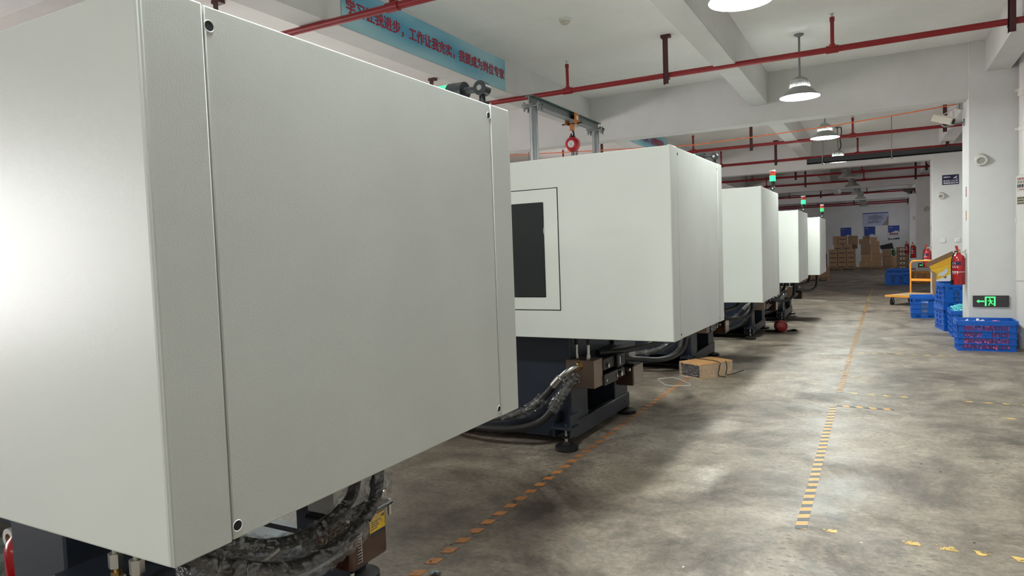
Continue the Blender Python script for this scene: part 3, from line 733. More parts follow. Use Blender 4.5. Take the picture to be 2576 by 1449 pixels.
for i, (x, y) in enumerate(((-.78, 4.76), (-.747, 8.23), (-.709, 11.67), (-.695, 15.25), (-.69, 19.3), (-.648, 22.4), (-.60, 26.0), (-.565, 29.3), (-.56, 32.8), (-.57, 36.2))):
    o = lamp((x, y, 0), i < 4, LBL[i])
    if i == 3: MB().tube([(.03, 0, 3.13), (.06, .0, 3.22), (.045, .02, 3.34), (.07, .03, 3.48), (.06, .04, CEIL)], .010, n=8).build('lamp_flex', BLACK, o)
# row continues behind the camera; left-bay lamps are unseen, added for general light
for i, (x, y) in enumerate(((-1.045, 1.22), (-.98, -2.3), (-6.1, -2.4), (-6.1, 4.8), (-6.1, 12.2))):  # first one sits off the row, keeping the nearest end panel dim
    o = lamp((x, y, 0), i in (0, 1, 3, 4), ('pendant lamp above the camera', 'pendant lamp behind the camera', 'pendant lamp over the left bay behind the camera', 'unseen pendant lamp added over the left bay beside the second machine', 'unseen pendant lamp added over the left bay beside the fourth machine')[i])

# ------------------------------------------------------------------ sprinkler pipes
def sprinkler(y, z, x0, x1, risers, brackets, label, r=.029, bigger=True):
    P = empty('sprinkler_pipe', (0, y, 0), label, 'pipe', 'red sprinkler pipes under the ceiling')
    MB().cyl((x0, 0, z), (x1, 0, z), r, n=14).build('pipe', RED, P)
    for x in risers:
        t = MB().cyl((x-.055, 0, z), (x+.055, 0, z), r*1.28, n=14).cyl((x, 0, z), (x, 0, z+.05), r*.95, n=12).build('tee', RED, P)
        rs = MB().cyl((x, 0, z+.03), (x, 0, 3.44), r*.62, n=12).cyl((x, 0, 3.43), (x, 0, 3.47), r*.78, n=12).build('riser', RED, P)
        MB().cyl((x, 0, 3.47), (x, 0, 3.50), .010, n=8).cyl((x, 0, 3.50), (x, 0, 3.505), .022, n=12).build('sprinkler_head', STEEL, rs)
    for x in brackets:
        MB().box(x-.028, x+.028, -.043, -.037, z-.10, CEIL).box(x-.028, x-.022, -.043, .0, z-.10, CEIL).box(x-.05, x+.05, -.045, .02, CEIL-.03, CEIL).box(x-.028, x+.028, -.04, .035, z-.045, z-.029).build('bracket', DRED, P)
        MB().lathe([(r, -.012), (r+.005, -.012), (r+.005, .012), (r, .012)], (x, 0, z), 14, axis='x').build('clip', DRED, P)
RS = (-5.95, -3.17, -.375); BR = (-8.0, -5.05, -2.0, 1.04)
sprinkler(.70, 3.164, -12.9, 2.0, RS, BR, 'red sprinkler pipe directly above the camera')
sprinkler(4.16, 3.164, -12.9, 2.0, RS, BR, 'red sprinkler pipe crossing in front of the blue lettered banner')
sprinkler(7.41, 3.164, -12.9, 2.0, RS, BR, 'long red sprinkler pipe in front of the first cross beam')
sprinkler(13.55, 3.160, -12.9, 2.0, RS, (-5.05, -2.08, 1.0), 'red sprinkler pipe under the orange rope, first beyond the first cross beam')
sprinkler(16.25, 3.140, -12.9, 2.0, (-3.17, -.36), (-5.05, -1.98, 1.24), 'red sprinkler pipe just above the dark cable tray')
sprinkler(20.6, 3.15, -12.9, 1.35, (-3.17, -.36, ), (-2.0, 1.12), 'red sprinkler pipe, nearer of the two beyond the second cross beam')
sprinkler(23.5, 3.15, -12.9, 1.5, (-3.17, -.36), (-2.0, 1.0), 'red sprinkler pipe, farther of the two beyond the second cross beam')
sprinkler(30.1, 3.16, -12.9, 1.3, (-3.17, -.36), (-2.0, 1.24), 'dark red pipe with a black cable beyond the third cross beam')
sprinkler(37.0, 3.135, -12.9, 1.3, (-2.6, ), (-1.0, 1.27), 'upper of the two red pipes along the end wall')
sprinkler(37.55, 3.075, -12.9, 1.3, (), (1.27, ), 'lower of the two red pipes along the end wall')
tag(MB().tube([(-3.6, 30.06, 3.20), (-3.0, 30.06, 3.23), (-2.2, 30.06, 3.19), (-1.2, 30.06, 3.22), (-.3, 30.06, 3.19), (.5, 30.06, 3.22), (1.25, 30.06, 3.20)], .016, n=8).build('electric_cable', BLACK), 'black cable slung along the dark red pipe far down the hall', 'cable')

# ------------------------------------------------------------------ cable tray, rope, detectors, cameras
t = empty('cable_tray', (0, 14.6, 0), 'charcoal cable tray hung from the ceiling on thin rods', 'cable tray')
MB().box(-1.21, 1.9, -.06, .06, 2.83, 2.845).box(-1.21, 1.9, -.06, -.055, 2.83, 2.935).box(-1.21, 1.9, .055, .06, 2.83, 2.935).box(-1.21, -1.205, -.06, .06, 2.83, 2.935).build('tray_channel', TRAYM, t)
for x in (-.93, .24, 1.45):
    for dy in (-.075, .075): MB().cyl((x, dy, 2.81), (x, dy, CEIL), .006, n=8).build('hanger_rod', GALV, t)
    MB().box(x-.02, x+.02, -.085, .085, 2.815, 2.83).build('hanger_strut', GALV, t)
text('tray_print', 'Peaceosel', .03, mat('tray_print', (.10, .10, .10), .6), t, face_y(.45, -.0605, 2.885), squeeze=1.6, depth=.0004)

tag(MB().tube([(.945, 10.36, 2.985), (-.5, 10.37, 2.885), (-2.0, 10.38, 2.835), (-2.6, 10.38, 2.83), (-4.0, 10.38, 2.90), (-7.0, 10.39, 3.05), (-8.04, 10.40, 3.10)], .007, n=8).build('orange_rope', ROPE), 'thin orange rope strung from the nearest column across the hall', 'rope')
rb = empty('rope_bracket', (.955, 10.36, 2.95), 'small metal pulley bracket fixing the orange rope to the nearest column', 'bracket')
MB().box(-.03, 0, -.03, .03, -.05, .06).build('wall_plate', STEEL, rb); MB().cyl((-.055, 0, .03), (-.02, 0, .03), .012, n=10).cyl((-.05, 0, .035), (-.05, 0, -.035), .018, n=10).build('clamp', STEEL, rb)

def cctv(loc, label, body=CREAMP):
    c = empty('security_camera', loc, label, 'camera')
    MB().cyl((0, 0, 0), (-.014, 0, 0), .045, n=18).build('wall_flange', GALV, c)
    MB().tube([(-.01, 0, 0), (-.10, 0, -.01), (-.20, .0, -.03), (-.24, 0, .0)], .011, n=8).build('arm', GALV, c)
    M = Matrix.Translation((-.24, .02, .07)) @ Matrix.Rotation(math.radians(60), 4, 'Z') @ Matrix.Rotation(math.radians(22), 4, 'X')
    b = MB().box(-.045, .045, -.15, .10, -.045, .045, bev=.008).xf(M).build('housing', body, c)
    MB().box(-.052, .052, -.19, .08, .045, .052).xf(M).build('sun_visor', body, c)
    MB().cyl((0, -.155, 0), (0, -.14, 0), .034, n=16).xf(M).build('lens', BLACKP, b)
    return c
c1 = cctv((.955, 10.18, 2.72), 'cream security camera on an arm at the nearest column')
MB().tube([(-.24, .05, .12), (-.15, .1, .17), (-.06, .17, .23)], .006, n=6).build('camera_cable', WHITEP, c1)
cctv((1.031, 23.9, 2.69), 'small dark security camera on the third column', BLACKP)

sd = empty('smoke_detector', (-2.704, 6.307, CEIL), 'white round smoke detector on the ceiling', 'detector')
MB().lathe([(.001, 0), (.062, 0), (.062, -.015), (.055, -.022), (.001, -.022)], n=24).build('base_plate', WHITEP, sd)
MB().lathe([(.048, -.022), (.048, -.038), (.034, -.052), (.001, -.054)], n=24).build('sensor_cap', CREAMP, sd)

def speaker(x, y, z, label):
    s_ = empty('round_speaker', (x, y, z), label, 'speaker', 'round cream speakers on the columns')
    MB().lathe([(.001, 0), (.060, 0), (.062, -.005), (.062, -.075), (.058, -.082), (.042, -.082), (.040, -.072), (.001, -.072)], n=28, axis='y').build('housing', CREAMP, s_)
    MB().lathe([(.041, -.083), (.058, -.0835), (.0625, -.078)], n=28, axis='y').build('front_ring', WHITEP, s_)
    MB().cyl((0, -.0725, 0), (0, -.074, 0), .040, n=24).build('grille', mat('speaker_grille', (.40, .40, .37), .6), s_)
    MB().box(-.008, .008, -.07, -.055, -.072, -.060).build('sensor_tab', BLACKP, s_)
    s_.rotation_euler = (math.radians(28), 0, 0)
    return s_
for (x, y, z), l in (((1.075, 9.745, 2.225), 'round cream speaker on the nearest column'), ((1.163, 16.745, 2.20), 'round cream speaker below the navy camera sign'),
                     ((1.246, 23.745, 2.20), 'round cream speaker on the third column'), ((1.256, 30.745, 2.13), 'round cream speaker on the fourth column')):
    speaker(x, y+.02, z, l)

# ------------------------------------------------------------------ signs
def exit_sign(x, y, z, label):
    e_ = empty('exit_sign', (x, y, z), label, 'exit sign')
    MB().box(0, .353, -.022, 0, 0, .135, bev=.003).build('sign_box', EXITB, e_)
    pn = MB().box(.118, .222, -.0235, -.021, .012, .123).build('green_panel', EXITG, e_)
    # running figure cut dark into the panel, running left through a doorway
    fig = MB()
    def seg(a, b, r): fig.cyl((a[0], -.0238, a[1]), (b[0], -.0238, b[1]), r, n=8)
    fig.box(.134, .206, -.0242, -.0234, .012, .108)
    fig.build('doorway', mat('exit_sign_dark_print', (.012, .05, .02), .5, noise=0), pn)
    run = MB()
    def rs(a, b, r):
        a, b = Vector(a), Vector(b); d_ = (b-a).normalized(); p_ = Vector((-d_.y, d_.x))*r
        run.prism([(q.x, q.y) for q in (a-p_-d_*r*.4, b-p_+d_*r*.4, b+p_+d_*r*.4, a+p_-d_*r*.4)], -.0250, -.0241, 'y')
    run.prism([(.166+.0075*math.cos(t*PI/6), .094+.0075*math.sin(t*PI/6)) for t in range(12)], -.0250, -.0241, 'y')
    rs((.170, .082), (.176, .056), .0075); rs((.170, .080), (.156, .070), .0036); rs((.156, .070), (.146, .076), .0034)
    rs((.172, .080), (.186, .068), .0036); rs((.186, .068), (.196, .074), .0034)
    rs((.175, .056), (.160, .042), .0046); rs((.160, .042), (.160, .022), .0042); rs((.160, .022), (.152, .020), .0036)
    rs((.177, .055), (.188, .038), .0046); rs((.188, .038), (.203, .034), .0042)
    run.build('running_figure', EXITG, pn)
    MB().prism([(.034, .0675), (.060, .088), (.060, .075), (.112, .075), (.112, .060), (.060, .060), (.060, .047)], -.0235, -.021, 'y').build('arrow', EXITG, e_)
    MB().box(.33, .342, -.0228, -.021, .112, .124).build('test_button', BLACKP, e_)
    return e_
exit_sign(.996, 9.752, .463, 'green exit sign with arrow and running figure, low on the nearest column')
exit_sign(1.06, 23.752, .437, 'small green exit arrow sign low on the third column')

s_ = empty('camera_notice', (1.185, 16.75, 2.392), 'navy notice with a white camera symbol and Chinese text on the second column', 'sign')
MB().box(0, .29, -.006, 0, 0, .203).build('plate', NAVYSIGN, s_)
text('heading', '温馨提示：', .030, SIGNW, s_, face_y(.020, -.0066, .145), .0006, depth=.0004)
text('message', '您已进入24小时', .036, SIGNW, s_, face_y(.018, -.0066, .066), .0008, squeeze=1.02, depth=.0004)
text('message', '视频监控区域', .036, SIGNW, s_, face_y(.018, -.0066, .020), .0008, squeeze=1.2, depth=.0004)
MB().prism([(.190, .132), (.258, .176), (.268, .160), (.206, .122)], -.0075, -.006, 'y').prism([(.236, .140), (.246, .146), (.246, .122), (.272, .122), (.272, .114), (.236, .114)], -.0075, -.006, 'y').build('camera_symbol', SIGNW, s_)

for xx, l in ((1.195, 'left white switch plate on the second column'), (1.45, 'right white switch plate on the second column')):
    w = empty('switch_plate', (xx, 16.75, 1.243), l, 'switch')
    MB().box(-.045, .045, -.012, 0, -.045, .045, bev=.004).build('plate', WHITEP, w); MB().box(-.028, .028, -.016, -.011, -.03, .03, bev=.003).build('rocker', WHITEP, w)
def sticker(x, y, z0, z1, m, label, wd=.045):
    s2 = empty('sticker', (x, y, z0), label, 'sticker')
    MB().box(-.002, 0, -wd, wd, 0, z1-z0).build('paper', m, s2)
    for i in range(4): MB().box(-.003, -.002, -wd*.7, wd*(.7-.2*(i % 2)), (z1-z0)*(.18+.2*i), (z1-z0)*(.23+.2*i)).build('print_line', PAPER if i % 2 else STICKR, s2)
sticker(.955, 9.98, 1.79, 1.91, STICKR, 'upper red-brown sticker on the side of the nearest column')
sticker(.955, 9.98, 1.50, 1.62, STICK, 'lower orange sticker on the side of the nearest column')
sticker(1.008, 17.0, 1.446, 1.58, STICK, 'orange sticker on the side of the second column')

# lettered banners on the lengthwise beam
b1 = empty('banner', (-3.828, 4.335, 3.195), 'long sky-blue banner with red Chinese slogan on the beam', 'banner', 'sky-blue slogan banners')
bb = MB().box(0, 2.765, -.355/2, .355/2, 0, .006).build('sheet', BANNER, b1)
bb.matrix_local = face_x(0, 0, .1775)
text('lettering', '学习让我进步，工作让我充实，我要成为岗位专家', .124, TXTRED, b1, face_x(.0075, .05, .135), .0026, squeeze=.985, depth=.001)
b2 = empty('banner', (-3.828, 11.7, 3.195), 'second blue slogan banner, mostly hidden behind the second machine', 'banner', 'sky-blue slogan banners')
bb = MB().box(0, 2.4, -.1775, .1775, 0, .006).build('sheet', BANNER, b2); bb.matrix_local = face_x(0, 0, .1775)
text('lettering', '以质量求生存，以效率求发展', .16, TXTRED, b2, face_x(.0075, .1, .12), .004, squeeze=.95, depth=.001)

# posters and printed banner on the end wall
def poster(x, z0, z1, label, low):
    p_ = empty('poster', (x, YF, z0), label, 'poster', 'blue and white posters on the end wall')
    hgt = z1-z0; wd = .475
    MB().box(0, wd, -.03, 0, 0, hgt).build('board', POSTW, p_)
    cut = hgt - (.42 if not low else .30)
    MB().prism([(0, cut-.03)] + [(wd*t/10, cut-.05*math.sin(t/10*2*PI+.3)) for t in range(11)] + [(wd, hgt), (0, hgt)], -.032, -.03, 'y').build('blue_print', POSTB, p_)
    MB().box(.05, .17, -.034, -.032, hgt-.10, hgt-.085).build('heading', SIGNW, p_)
    if low:
        for i in range(4): MB().box(.06+i*.095, .135+i*.095, -.032, -.03, cut-.15, cut-.06).build('picture', POSTR, p_)
        MB().prism([(0, .0)] + [(wd*t/10, .06+.025*math.sin(t/10*2*PI+2.5)) for t in range(11)] + [(wd, 0)], -.032, -.03, 'y').build('dark_footer', POSTD, p_)
    else:
        MB().box(.17, .24, -.032, -.03, cut-.08, cut-.03).build('picture', POSTD, p_)
poster(-1.63, 1.40, 1.98, 'blue and white poster above the tallest carton stack', False)
poster(-.58, 1.38, 1.98, 'middle of the three blue and white posters on the end wall', False)
poster(.45, 1.31, 1.98, 'blue and white poster with small red pictures, nearest the columns', True)
pb = empty('printed_banner', (-.65, YF, 2.01), 'pale lilac banner with dark print lines high on the end wall', 'banner')
MB().box(0, 1.12, -.012, 0, 0, .64).build('sheet', POSTP, pb)
MB().box(0, 1.12, -.014, -.012, .60, .64).build('top_edge', POSTB, pb)
for i, (a, c, m_) in enumerate(((.45, .66, POSTR), (.22, .86, POSTD), (.30, .82, POSTD), (.20, .90, POSTD), (.43, .66, POSTR), (.24, .80, POSTD), (.22, .72, POSTD))):
    MB().box(a, c, -.014, -.012, .50-i*.06, .525-i*.06).build('print_line', m_, pb)
MB().prism([(.85, 0), (1.12, 0), (1.12, .5), (1.04, .35), (.98, .2)], -.0145, -.012, 'y').build('picture', mat('lilac_picture', (.30, .22, .24), .6, noise=.5, scale=12), pb)

# ------------------------------------------------------------------ rain pipe with notices at the right edge
rp = empty('downpipe', (1.50, 9.628, 0), 'white downpipe with paper notices beside the nearest column', 'pipe')
MB().cyl((0, 0, 1.95), (0, 0, CEIL), .078, n=28).build('upper_pipe', PVC, rp)
MB().lathe([(.078, 1.99), (.10, 1.97), (.104, 1.90), (.104, .80), (.001, .80)], n=32).build('lower_sleeve', PVC, rp)
MB().lathe([(.001, .80), (.108, .80), (.108, .78), (.10, .775), (.10, 0), (.001, 0)], n=32).build('floor_section', PVC, rp)
for z in (2.94, 2.505):
    cl = MB().lathe([(.079, -.02), (.086, -.02), (.086, .02), (.079, .02), (.079, -.02)], (0, 0, z), 28).build('clamp', WHITEP, rp)
    MB().box(-.115, -.08, -.012, .012, z-.012, z+.012).build('clamp_ear', WHITEP, cl)
MB().lathe([(.079, -.03), (.090, -.03), (.090, .03), (.079, .03)], (0, 0, 2.90), 28).build('coupling', PVC, rp)
def notice(z0, z1, m, rows, name):
    a0, a1 = math.radians(200), math.radians(285); n_ = 14; R_ = .1048
    vv = [(R_*math.cos(a0+(a1-a0)*i/n_), R_*math.sin(a0+(a1-a0)*i/n_), z) for i in range(n_+1) for z in (z0, z1)]
    o = MB().add(vv, [(2*i, 2*i+2, 2*i+3, 2*i+1) for i in range(n_)]).build(name, m, rp, recalc=False)
    for zr, hr, mm, lo, hi, gap in rows:
        k_ = MB(); R2 = .1054; nn = 22
        for i in range(nn):
            if gap and i % gap == gap-1: continue
            t0, t1 = lo+(hi-lo)*i/nn, lo+(hi-lo)*(i+1)/nn
            q = [(R2*math.cos(a0+(a1-a0)*t), R2*math.sin(a0+(a1-a0)*t)) for t in (t0, t1)]
            k_.add([(*q[0], zr), (*q[1], zr), (*q[1], zr+hr), (*q[0], zr+hr)], [(0, 1, 2, 3)])
        k_.build('print_row', mm, o, recalc=False)
notice(1.795, 1.955, PAPER, ((1.925, .022, POSTR, .05, .95, 3), (1.885, .03, mat('grey_print', (.28, .28, .27), .6), .03, .97, 5), (1.838, .036, INK, .03, .97, 4), (1.812, .008, POSTR, .2, .9, 0)), 'printed_notice')
notice(1.645, 1.735, PAPERY, ((1.712, .014, INK, .06, .94, 5), (1.682, .016, INK, .05, .9, 4), (1.655, .010, INK, .06, .96, 0)), 'yellowed_notice')
MB().box(-.112, -.10, -.03, .0, 1.44, 1.50, bev=.004).build('small_clip', WHITEP, rp)

# ------------------------------------------------------------------ fire extinguishers
def extinguisher(x, y, z, label, sc=1.0):
    e_ = empty('fire_extinguisher', (x, y, z), label, 'extinguisher', 'wall-hung red fire extinguishers'); e_.scale = (sc,)*3
    MB().lathe([(.001, 0), (.062, 0), (.068, .008), (.068, .315), (.060, .35), (.034, .375), (.022, .382), (.022, .395), (.001, .395)], n=28).build('cylinder', XRED, e_)
    MB().lathe([(.069, .155), (.0695, .155), (.0695, .162), (.069, .162)], n=28).build('strap', CREAMP, e_)
    hd = MB().cyl((0, 0, .39), (0, 0, .425), .020, n=12).build('valve_head', BRASS, e_)
    MB().prism([(-.022, .420), (.02, .412), (.022, .424), (-.004, .440), (-.010, .482), (-.040, .480), (-.030, .440)], -.012, .012, 'y').build('lever', XRED, hd)
    MB().prism([(-.048, .412), (.01, .400), (.01, .410), (-.046, .424)], -.010, .010, 'y').build('carry_handle', XRED, hd)
    MB().tube([(.01, -.02, .41), (.045, -.045, .405), (.066, -.045, .36), (.06, -.055, .33)], .008, n=8).build('hose', CREAMP, e_)
    MB().tube([(-.01, -.02, .41), (-.045, -.05, .40), (-.075, -.04, .30), (-.077, -.03, .12), (-.074, -.03, .04)], .0065, n=8).build('discharge_hose', BLACKP, e_)
    MB().cyl((-.074, -.03, .0), (-.074, -.03, .06), .014, n=10).build('nozzle', BLACKP, e_)
    lab = MB(); a0, a1 = math.radians(195), math.radians(285); n_ = 10; R_ = .0690
    for z0, z1 in ((.245, .285),):
        vv = [(R_*math.cos(a0+(a1-a0)*i/n_), R_*math.sin(a0+(a1-a0)*i/n_), q) for i in range(n_+1) for q in (z0, z1)]
        lab.add(vv, [(2*i, 2*i+2, 2*i+3, 2*i+1) for i in range(n_)])
    l_ = lab.build('label_band', NAVYSIGN, e_, recalc=False)
    pr = MB()
    for i in range(7):
        for j in range(3 if i > 1 else 2):
            t = math.radians(205+j*24+5*(i % 2)); R2 = .0694; dw = .008
            z_ = (.272 if i == 0 else .256) if i < 2 else .225-.014*(i-2)-(0 if i < 4 else .035)
            c_, s2 = math.cos(t), math.sin(t)
            pr.add([(R2*c_+s2*dw, R2*s2-c_*dw, z_), (R2*c_-s2*dw, R2*s2+c_*dw, z_), (R2*c_-s2*dw, R2*s2+c_*dw, z_+.007), (R2*c_+s2*dw, R2*s2-c_*dw, z_+.007)], [(0, 1, 2, 3)])
    pr.build('label_print', SIGNW, e_, recalc=False)
    MB().box(.066, .078, -.012, .012, .28, .43).tube([(.07, 0, .41), (.03, .03, .41), (.0, .03, .405), (-.02, .0, .405)], .004, n=6).build('wall_bracket', STEEL, e_)
    return e_
extinguisher(.879, 10.02, .715, 'red fire extinguisher hanging on the nearest column')
extinguisher(.932, 17.02, .69, 'red fire extinguisher hanging on the second column')
extinguisher(.955, 24.02, .72, 'red fire extinguisher hanging on the third column')
extinguisher(1.019, 31.02, .74, 'red fire extinguisher hanging on the fourth column')

# ------------------------------------------------------------------ crates, caps, trolley
def crate(loc, L_, D_, H_, label, rz=0, m=None, rows=4, cols=5, bars=True, solid=False, group='plastic crates along the columns'):
    m = m or CRATE
    c = empty('plastic_crate', loc, label, 'crate', group, rz)
    t = .012; ins = .022
    def lerp(z): return ins*(1-z/H_)
    fr = MB()
    fr.box(0, L_, 0, t*1.6, H_-.045, H_, bev=.004).box(0, L_, D_-t*1.6, D_, H_-.045, H_, bev=.004).box(.001, t*1.6, t*1.6, D_-t*1.6, H_-.044, H_-.001).box(L_-t*1.6, L_-.001, t*1.6, D_-t*1.6, H_-.044, H_-.001)
    fr.build('rim', m, c)
    MB().box(ins, L_-ins, ins, D_-ins, .004, .02).build('bottom', m, c)
    def side(length, place, name):
        mb = MB(); i0 = ins+.002; w = length-2*i0
        h0, h1 = .0, H_-.04; ed = .055*min(1, length/.5)
        mb.box(i0, i0+ed, 0, t, h0, h1).box(length-i0-ed, length-i0, 0, t, h0, h1)
        for k_ in range(rows+1):
            z = h0+(h1-h0-.014)*k_/rows
            mb.box(i0-.004, length-i0+.004, -.008, t, z, z+.014)
        x0, x1 = i0+ed, length-i0-ed
        for k_ in range(1, cols):
            x = x0+(x1-x0)*k_/cols; mb.box(x-.003, x+.003, -.006, t, h0, h1)
        if bars:
            nb = int((x1-x0)/.0165)
            for k_ in range(nb+1):
                x = x0+(x1-x0)*k_/nb; mb.box(x-.0032, x+.0032, .003, t-.002, h0, h1)
        if solid:
            for fa, fb in ((-.02, .16), (.40, .60), (.84, 1.02)):
                mb.box(x0+(x1-x0)*fa, x0+(x1-x0)*fb, -.003, t, h0, h1)
            mb.box(i0, length-i0, -.003, t, h0, h0+.05).box(i0, length-i0, -.003, t, h1-.05, h1)
        mb.box(x0+(x1-x0)*.4, x0+(x1-x0)*.6, -.004, t, h0+(h1-h0)*(rows-2)/rows, h0+(h1-h0)*(rows-1)/rows)
        tilt = Matrix.Rotation(math.atan2(ins*.6, H_), 4, 'X')
        mb.xf(place @ tilt).build(name, m, c)
    side(L_, Matrix.Translation((0, ins*.8, 0)), 'side_grid')
    side(L_, Matrix.Translation((L_, D_-ins*.8, 0)) @ Matrix.Rotation(PI, 4, 'Z'), 'side_grid')
    side(D_, Matrix.Translation((ins*.8, D_, 0)) @ Matrix.Rotation(-PI/2, 4, 'Z'), 'end_grid')
    side(D_, Matrix.Translation((L_-ins*.8, 0, 0)) @ Matrix.Rotation(PI/2, 4, 'Z'), 'end_grid')
    return c
def caps(name, label, loc, L_, D_, z0, z1, ms, n, seed, rz=0, r=.017):
    """a heap of moulded caps: solid fill below, loose caps on top and against the sides"""
    rnd = random.Random(seed)
    mb = MB(); nx, ny = 14, 10
    hh = lambda x, y: z1 + .03*math.sin(x*9+seed)*math.cos(y*8) - .08*((x-.5)**2+(y-.5)**2)
    vv = [(L_*i/nx, D_*j/ny, hh(i/nx, j/ny)) for i in range(nx+1) for j in range(ny+1)] + [(0, 0, z0), (L_, 0, z0), (L_, D_, z0), (0, D_, z0)]
    ff = [(i*(ny+1)+j, (i+1)*(ny+1)+j, (i+1)*(ny+1)+j+1, i*(ny+1)+j+1) for i in range(nx) for j in range(ny)]
    A, B, C_, D2 = [(nx+1)*(ny+1)+k_ for k_ in range(4)]
    ff += [tuple([A, B]+[i*(ny+1) for i in range(nx, -1, -1)]), tuple([D2]+[ny-0+i*(ny+1) for i in range(nx+1)]+[C_]), tuple([A]+list(range(ny+1))+[D2]), tuple([B, C_]+[nx*(ny+1)+j for j in range(ny, -1, -1)])]
    mb.add(vv, ff)
    for _ in range(n):
        x, y = rnd.random(), rnd.random(); c = Vector((x*L_, y*D_, hh(x, y)+.004)); d_ = Vector((rnd.uniform(-1, 1), rnd.uniform(-1, 1), rnd.uniform(.1, 1))).normalized()
        mb.cyl(c, c+d_*.016, r, n=8)
    for _ in range(n):
        x = rnd.random(); c = Vector((x*L_, -.003, z0+rnd.random()*(z1-z0-.02))); d_ = Vector((rnd.uniform(-1, 1), -.25, rnd.uniform(-1, 1))).normalized()
        mb.cyl(c, c+d_*.014, r*.9, n=8)
    o = mb.build(name, ms, None, flat=True); o.location = loc; o.rotation_euler = (0, 0, rz)
    tag(o, label, 'caps', kind='stuff'); return o

crate((.785, 9.25, 0), .585, .40, .345, 'blue crate of pink caps in front of the nearest column')
caps('pink_caps', 'heap of pink bottle caps in the front blue crate', (.825, 9.285, 0), .505, .325, .025, .285, PINK, 160, 1)
caps('clear_parts', 'milky plastic parts on top of the pink caps', (.84, 9.32, 0), .30, .24, .29, .305, CLEARP, 40, 2)
crate((.835, 10.47, 0), .50, .60, .345, 'blue crate of teal caps tucked behind the nearest column')
caps('teal_caps', 'heap of teal bottle caps in the crate behind the nearest column', (.875, 10.51, 0), .42, .52, .03, .375, TEAL, 260, 3)
rC = math.radians(8)
crate((.795, 11.12, 0), .46, .58, .34, 'lower blue crate of the two-crate stack behind the nearest column', rz=rC, solid=True)
crate((.795, 11.12, .342), .46, .58, .325, 'upper blue crate of the two-crate stack, under the open yellow carton', rz=rC, solid=True)
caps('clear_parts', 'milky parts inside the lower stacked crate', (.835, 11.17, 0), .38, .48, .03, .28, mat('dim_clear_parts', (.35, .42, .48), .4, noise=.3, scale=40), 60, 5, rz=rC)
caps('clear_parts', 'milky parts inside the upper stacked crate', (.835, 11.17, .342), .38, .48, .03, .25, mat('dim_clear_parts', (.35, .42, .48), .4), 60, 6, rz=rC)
crate((.468, 12.9, 0), .58, .42, .362, 'blue crate of white parts in front of the orange trolley', solid=True)
caps('clear_parts', 'milky plastic parts in the crate in front of the trolley', (.51, 12.94, 0), .50, .34, .03, .26, CLEARP, 80, 7)
crate((.175, 22.35, 0), .62, .42, .345, 'far blue crate standing on the aisle floor beyond the trolley', solid=True)
crate((.22, 22.95, 0), .62, .42, .44, 'taller blue crate behind the far blue crate', solid=True)
crate((.87, 23.24, 0), .46, .40, .33, 'orange crate at the foot of the third column', m=CRATE_O, bars=False)
for a, (sx, sy, sz) in enumerate(((.5, .34, .16),)):
    caps('clear_parts', 'dull parts filling the far blue crate', (.21, 22.39, 0), .55, .34, .03, .30, mat('dull_parts', (.06, .12, .2), .6), 30, 9)

tr = empty('platform_trolley', (.13, 15.47, 0), 'orange platform trolley with wooden deck beside the second column', 'trolley', rz=math.radians(-32))
# local: x across (short side), y along towards the handle end
bx('deck', WOOD, tr, 0, .55, 0, .83, .185, .20, bev=.003)
MB().box(-.01, .56, -.01, .0, .165, .202).box(-.01, .56, .83, .84, .165, .202).box(-.01, 0, 0, .83, .165, .202).box(.55, .56, 0, .83, .165, .202).build('edge_frame', ORANGE, tr)
hnd = MB().tube([(.03, .82, .17), (.03, .82, .50), (.03, .82, .76), (.05, .82, .82), (.11, .82, .85), (.44, .82, .85), (.50, .82, .82), (.52, .82, .76), (.52, .82, .5), (.52, .82, .17)], .016, n=12).build('handle', ORANGE, tr)
bx('handle_crossbar', ORANGE, tr, .03, .52, .813, .827, .44, .49)
for xx in (.08, .47):
    for yy in (.09, .72):
        w = MB().cyl((xx-.016, yy, .062), (xx+.016, yy, .062), .062, n=20).build('wheel', BLACK, tr)
        MB().box(xx-.03, xx+.03, yy-.04, yy+.04, .155, .168).box(xx-.026, xx-.02, yy-.02, yy+.02, .055, .16).box(xx+.02, xx+.026, yy-.02, yy+.02, .055, .16).build('caster_fork', GALV, w)

# open yellow-lined carton lying tilted on the crate stack, flap hanging down
oc = empty('open_carton', (.875, 11.26, .667), 'open carton with yellow inside and white parts, tilted on the crate stack', 'box')
MT = Matrix.Rotation(math.radians(-27), 4, 'Y')
def tilt(mb): return mb.xf(Matrix.Translation((-.14, 0, .045)) @ MT)
oc_b = tilt(MB().box(0, .36, .0, .30, 0, .008).box(0, .36, .292, .30, 0, .20)).build('carton_body', CARTON2, oc)
tilt(MB().box(.352, .36, 0, .30, 0, .20)).build('end_wall', CARTON2, oc)
tilt(MB().box(.008, .352, .282, .291, .008, .195)).build('yellow_lining', YELLOWC, oc)
tilt(MB().box(0, .36, -.008, .0, 0, .12)).build('near_wall', YELLOWC, oc)
tilt(MB().box(-.02, .36, .29, .298, .20, .26)).build('raised_flap', CARTON2, oc)
MB().prism([(-.20, .17), (-.155, .14), (-.155, -.12), (-.19, -.20), (-.205, -.05)], -.02, .0, 'y').build('hanging_flap', CARTON, oc)
MB().prism([(-.205, .17), (-.15, .12), (-.06, .17), (-.10, .20)], -.012, .01, 'y').build('yellow_flap', YELLOWC, oc)
tilt(MB().prism([(.03, .05), (.10, .11), (.13, .08), (.18, .10), (.16, .04), (.09, .015)], -.010, -.008, 'y')).build('white_print', SIGNW, oc)
